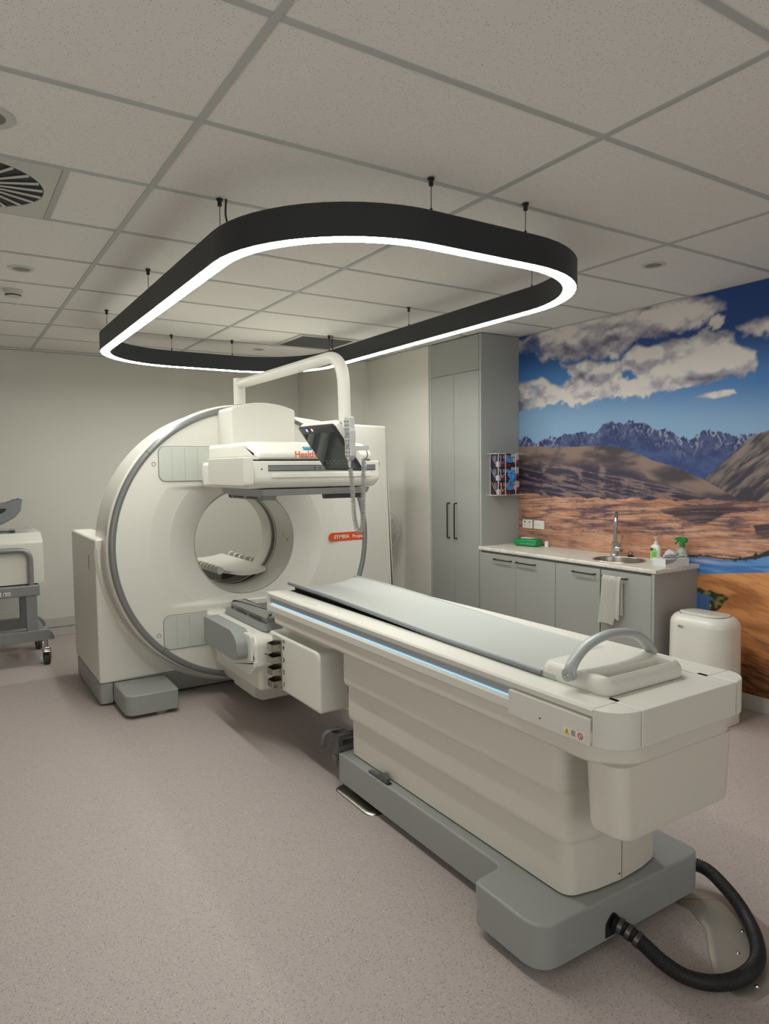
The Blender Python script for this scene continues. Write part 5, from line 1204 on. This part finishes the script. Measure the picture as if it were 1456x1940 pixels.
# ================================================================== FAN behind the gantry
FC = Vector((3.60, 5.72, 0.95)); FN = Vector((-0.62, -0.78, 0.0)).normalized(); FR = Vector((0.78, -0.62, 0)); FU = Vector((0, 0, 1))
fn = thing('pedestal_fan', 'pale pedestal fan half hidden behind the right side of the scanner', 'fan', (FC.x, FC.y, 0))
def placef(bm, c=FC):
    M = Matrix.Identity(4)
    for i in range(3): M[i][0], M[i][1], M[i][2], M[i][3] = FR[i], FU[i], FN[i], c[i]
    bmesh.ops.transform(bm, matrix=M, verts=bm.verts)
fw_ = mat('fan_pale', (190, 189, 184), 0.45)
bm = new()
for rr_, zz_ in ((0.20, 0.0), (0.14, 0.045), (0.07, 0.06), (0.045, 0.062)): tube(bm, [(rr_*math.cos(2*PI*k/48), rr_*math.sin(2*PI*k/48), zz_) for k in range(48)], 0.0022 if rr_ < 0.19 else 0.004, 6, closed=True)
for rr_, zz_ in ((0.14, -0.045), (0.07, -0.06)): tube(bm, [(rr_*math.cos(2*PI*k/48), rr_*math.sin(2*PI*k/48), zz_) for k in range(48)], 0.0022, 6, closed=True)
for k in range(48):
    a = 2*PI*k/48; c_, s_ = math.cos(a), math.sin(a)
    tube(bm, [(0.2*c_, 0.2*s_, 0), (0.14*c_, 0.14*s_, 0.045), (0.045*c_, 0.045*s_, 0.062)], 0.0011, 4)
    tube(bm, [(0.2*c_, 0.2*s_, 0), (0.14*c_, 0.14*s_, -0.045), (0.045*c_, 0.045*s_, -0.062)], 0.0011, 4)
placef(bm); part('cage', bm, fw_, fn)
for k in range(3):
    a = 2*PI*k/3+0.3; bm = new(); vs = []
    for i in range(7):
        r_ = 0.03+0.14*i/6; w_ = 0.35+0.25*math.sin(PI*i/6)
        vs.append([bm.verts.new((r_*math.cos(a+w_*s_), r_*math.sin(a+w_*s_), 0.012*s_+d)) for s_, d in ((-1, 0), (0, 0.003), (1, 0), (1, -0.002), (0, 0.001), (-1, -0.002))])
    for A_, B2 in zip(vs, vs[1:]):
        for j in range(6): bm.faces.new((A_[j], A_[(j+1) % 6], B2[(j+1) % 6], B2[j]))
    bm.faces.new(vs[0]); bm.faces.new(vs[-1][::-1]); placef(bm); part('fan_blade', bm, fw_, fn)
bm = new(); lathe(bm, [(0.0, 0.066), (0.04, 0.064), (0.042, 0.05), (0.03, 0.0), (0.05, -0.05), (0.05, -0.14), (0.0, -0.15)], n=24); placef(bm); part('motor', bm, fw_, fn)
bm = new(); pb = FC-FN*0.10; cyl(bm, (pb.x, pb.y, 0.02), (pb.x, pb.y, 0.93), 0.013, 14); part('pole', bm, fw_, fn)
bm = new(); lathe(bm, [(0.0, 0.0), (0.16, 0.0), (0.16, 0.012), (0.04, 0.03), (0.0, 0.032)], (pb.x-0.02, pb.y, 0), 'z', 32); part('fan_base', bm, fw_, fn)

# ================================================================== CART at the left
ct = thing('equipment_cart', 'grey metal wheeled cart with tubular rail carrying a white box, cut by left edge', 'cart', (0.2, 6.3, 0))
YC0, YC1 = 6.10, 6.75; XC0, XC1 = -0.55, 0.66
for y_ in (YC0+0.02, YC1-0.06):
    bm = new(); slab(bm, rpoly([(XC0-0.05, 0.200), (0.73, 0.200), (0.715, 0.255), (0.68, 0.287), (XC0-0.05, 0.287)], [0.004, 0.01, 0.02, 0.008, 0.004], 3), y_-0.02, y_+0.05, 0.004, 'y'); part('foot_beam', bm, cartm, ct)
bm = new(); rbox(bm, 0.60, 0.67, YC0+0.04, YC1, 0.215, 0.275, 0.006, 0.003, 'y'); rbox(bm, XC0, XC0+0.07, YC0+0.04, YC1, 0.215, 0.275, 0.006, 0.003, 'y'); part('cross_beam', bm, cartm, ct)
for x_ in (0.530, XC0+0.05):
    for y_ in (YC0+0.005, YC1-0.08):
        bm = new(); rbox(bm, x_, x_+0.08, y_, y_+0.05, 0.28, 0.575, 0.006, 0.003, 'z'); part('post', bm, cartm, ct)
bm = new(); rbox(bm, XC0, 0.632, YC0-0.005, YC1, 0.568, 0.652, 0.008, 0.004, 'x'); part('deck_frame', bm, cartm, ct)
bm = new(); box(bm, 0.375, 0.425, YC0-0.0065, YC0-0.004, 0.588, 0.612); box(bm, 0.315, 0.36, YC0-0.0065, YC0-0.004, 0.585, 0.618); sl = part('sticker', bm, whitep, ct, smooth=False)
bm = new(); box(bm, 0.397, 0.42, YC0-0.0072, YC0-0.006, 0.596, 0.599); box(bm, 0.397, 0.42, YC0-0.0072, YC0-0.006, 0.602, 0.605); box(bm, 0.379, 0.389, YC0-0.0072, YC0-0.006, 0.593, 0.605); part('sticker_print', bm, darkp, sl, smooth=False)
bm = new(); tube(bm, fillet_path([(0.575, YC0+0.02, 0.64), (0.575, YC0+0.02, 0.935), (XC0+0.05, YC0+0.02, 0.935), (XC0+0.05, YC0+0.02, 0.64)], 0.09, 8), 0.021, 16); part('rail_tube', bm, cartm, ct)
casters = [(0.667, YC0+0.03), (0.667, YC1-0.05), (XC0, YC0+0.03), (XC0, YC1-0.05)]
for x_, y_ in casters:
    bm = new(); cyl(bm, (x_, y_, 0.12), (x_, y_, 0.205), 0.014, 14); slab(bm, rrect(x_-0.03, x_+0.03, y_-0.03, y_+0.03, 0.01, 3), 0.115, 0.140, 0.003)
    slab(bm, rpoly([(y_-0.022, 0.115), (y_+0.022, 0.115), (y_+0.01, 0.045), (y_-0.01, 0.045)], 0.006, 2), x_+0.028, x_+0.033, 0.001, 'x'); slab(bm, rpoly([(y_-0.022, 0.115), (y_+0.022, 0.115), (y_+0.01, 0.045), (y_-0.01, 0.045)], 0.006, 2), x_-0.033, x_-0.028, 0.001, 'x')
    cyl(bm, (x_-0.038, y_, 0.05), (x_+0.038, y_, 0.05), 0.006, 10); rbox(bm, x_-0.025, x_+0.025, y_-0.07, y_-0.03, 0.108, 0.118, 0.006, 0.003, 'z')
    cs = part('caster', bm, chrome, ct, 'chrome caster fork')
    bm = new(); lathe(bm, [(0.0, -0.024), (0.042, -0.024), (0.05, -0.018), (0.05, -0.003), (0.046, 0.0), (0.05, 0.003), (0.05, 0.018), (0.042, 0.024), (0.0, 0.024)], (x_, y_, 0.05), 'x', 36); part('wheel', bm, mat('wheel_dark', (70, 68, 66), 0.5), cs)
# white box on the cart
bm = new()
P_ = rpoly([(YC0+0.045, 0.660), (YC0+0.045, 0.995), (YC0+0.16, 1.062), (YC1-0.02, 1.062), (YC1-0.02, 0.660)], [0.004, 0.03, 0.06, 0.01, 0.004], 5)
slab(bm, P_, XC0+0.02, 0.672, 0.004, 'x'); eb = tag('equipment_box', bm, white2, 'white equipment box standing on the cart deck inside the tubular rail', 'box', (0.1, 6.4, 0.66))
# clear tray and head rest on it
hr = thing('head_rest', 'grey moulded head rest on a clear plate on top of the white box', 'head rest', (0.35, 6.35, 1.063))
bm = new(); rbox(bm, -0.25, 0.615, 6.25, 6.48, 1.084, 1.089, 0.01, 0.002, 'z'); part('clear_plate', bm, glassm, hr, 'transparent plate')
bm = new()
for x_ in (0.46, -0.1): rbox(bm, x_, x_+0.03, 6.27, 6.45, 1.0625, 1.0845, 0.006, 0.003, 'z')
rbox(bm, -0.2, 0.47, 6.26, 6.28, 1.074, 1.0835, 0.004, 0.002, 'z'); part('plate_foot', bm, darkpl, hr)
bm = new()
P_ = rpoly([(-0.12, 1.300), (0.36, 1.296), (0.44, 1.305), (0.50, 1.328), (0.553, 1.338), (0.545, 1.300), (0.538, 1.240), (0.49, 1.185), (0.40, 1.135), (0.28, 1.100), (-0.12, 1.093)], [0.02, 0.05, 0.05, 0.03, 0.012, 0.03, 0.04, 0.06, 0.1, 0.1, 0.03], 5)
hm2 = mat('headrest_grey', (118, 121, 122), 0.45)
slab(bm, P_, 6.255, 6.285, 0.008, 'y', e0=0.012); sh = part('cradle_shell', bm, hm2, hr)
bm = new(); slab(bm, P_, 6.445, 6.475, 0.012, 'y', e0=0.008); part('cradle_shell', bm, hm2, hr)
bm = new()
for k in range(14):
    pass
L = [(x, z) for x, z in [(0.545, 1.325), (0.535, 1.245), (0.485, 1.19), (0.395, 1.14), (0.27, 1.105), (-0.12, 1.098)]]
L2 = [(x-0.014, z+0.012) for x, z in L[::-1]]
slab(bm, L+L2, 6.28, 6.45, 0.0, 'y'); part('shell_back', bm, hm2, hr)
bm = new(); slab(bm, rpoly([(0.28, 1.17), (0.42, 1.235), (0.44, 1.262), (0.30, 1.262)], 0.012, 4), 6.2525, 6.2565, 0.0005, 'y'); part('handle_hole', bm, black, hr)

# outlet on the back wall behind the cart
bm = new(); rbox(bm, 0.36, 0.47, YB-0.012, YB, 0.20, 0.275, 0.004, 0.003, 'y'); wo = tag('wall_outlet', bm, white2, 'white wall outlet low on the back wall behind the cart', 'power outlet', (0.415, YB, 0.237))

# ================================================================== made-up fill windows in the near end of the room
# glowing window added as fill light in the wall behind the photographer
bm = new(); A = rrect(-0.2, 3.2, 0.85, 2.2, 0.004, 2)
loft(bm, [(A, YF-0.001), (A, YF+0.03), (inset(A, 0.05), YF+0.03), (inset(A, 0.05), YF+0.004)], 'y', cap1=False, cap0=False); wf = struct('fill_window_2', bm, skirtm)
bm = new(); A = inset(A, 0.048); loft(bm, [(A, YF+0.003), (A, YF+0.008)], 'y'); wp_ = finish('fill_pane', bm, emis('fill_window_glow', (0.98, 1.0, 0.95), FILL_STRENGTH)); wp_.parent = wf
# second invented window, glowing for fill, in the left wall, beside the photographer
bm = new(); A = rrect(-0.9, 1.9, 0.85, 2.15, 0.004, 2)
loft(bm, [(A, XL-0.001), (A, XL+0.03), (inset(A, 0.05), XL+0.03), (inset(A, 0.05), XL+0.004)], 'x', cap1=False, cap0=False); wf = struct('fill_window_1', bm, skirtm)
bm = new(); A = inset(A, 0.048); loft(bm, [(A, XL+0.003), (A, XL+0.008)], 'x'); wp_ = finish('fill_pane', bm, emis('fill_window_glow', (0.97, 1.0, 0.96), FILL_STRENGTH)); wp_.parent = wf
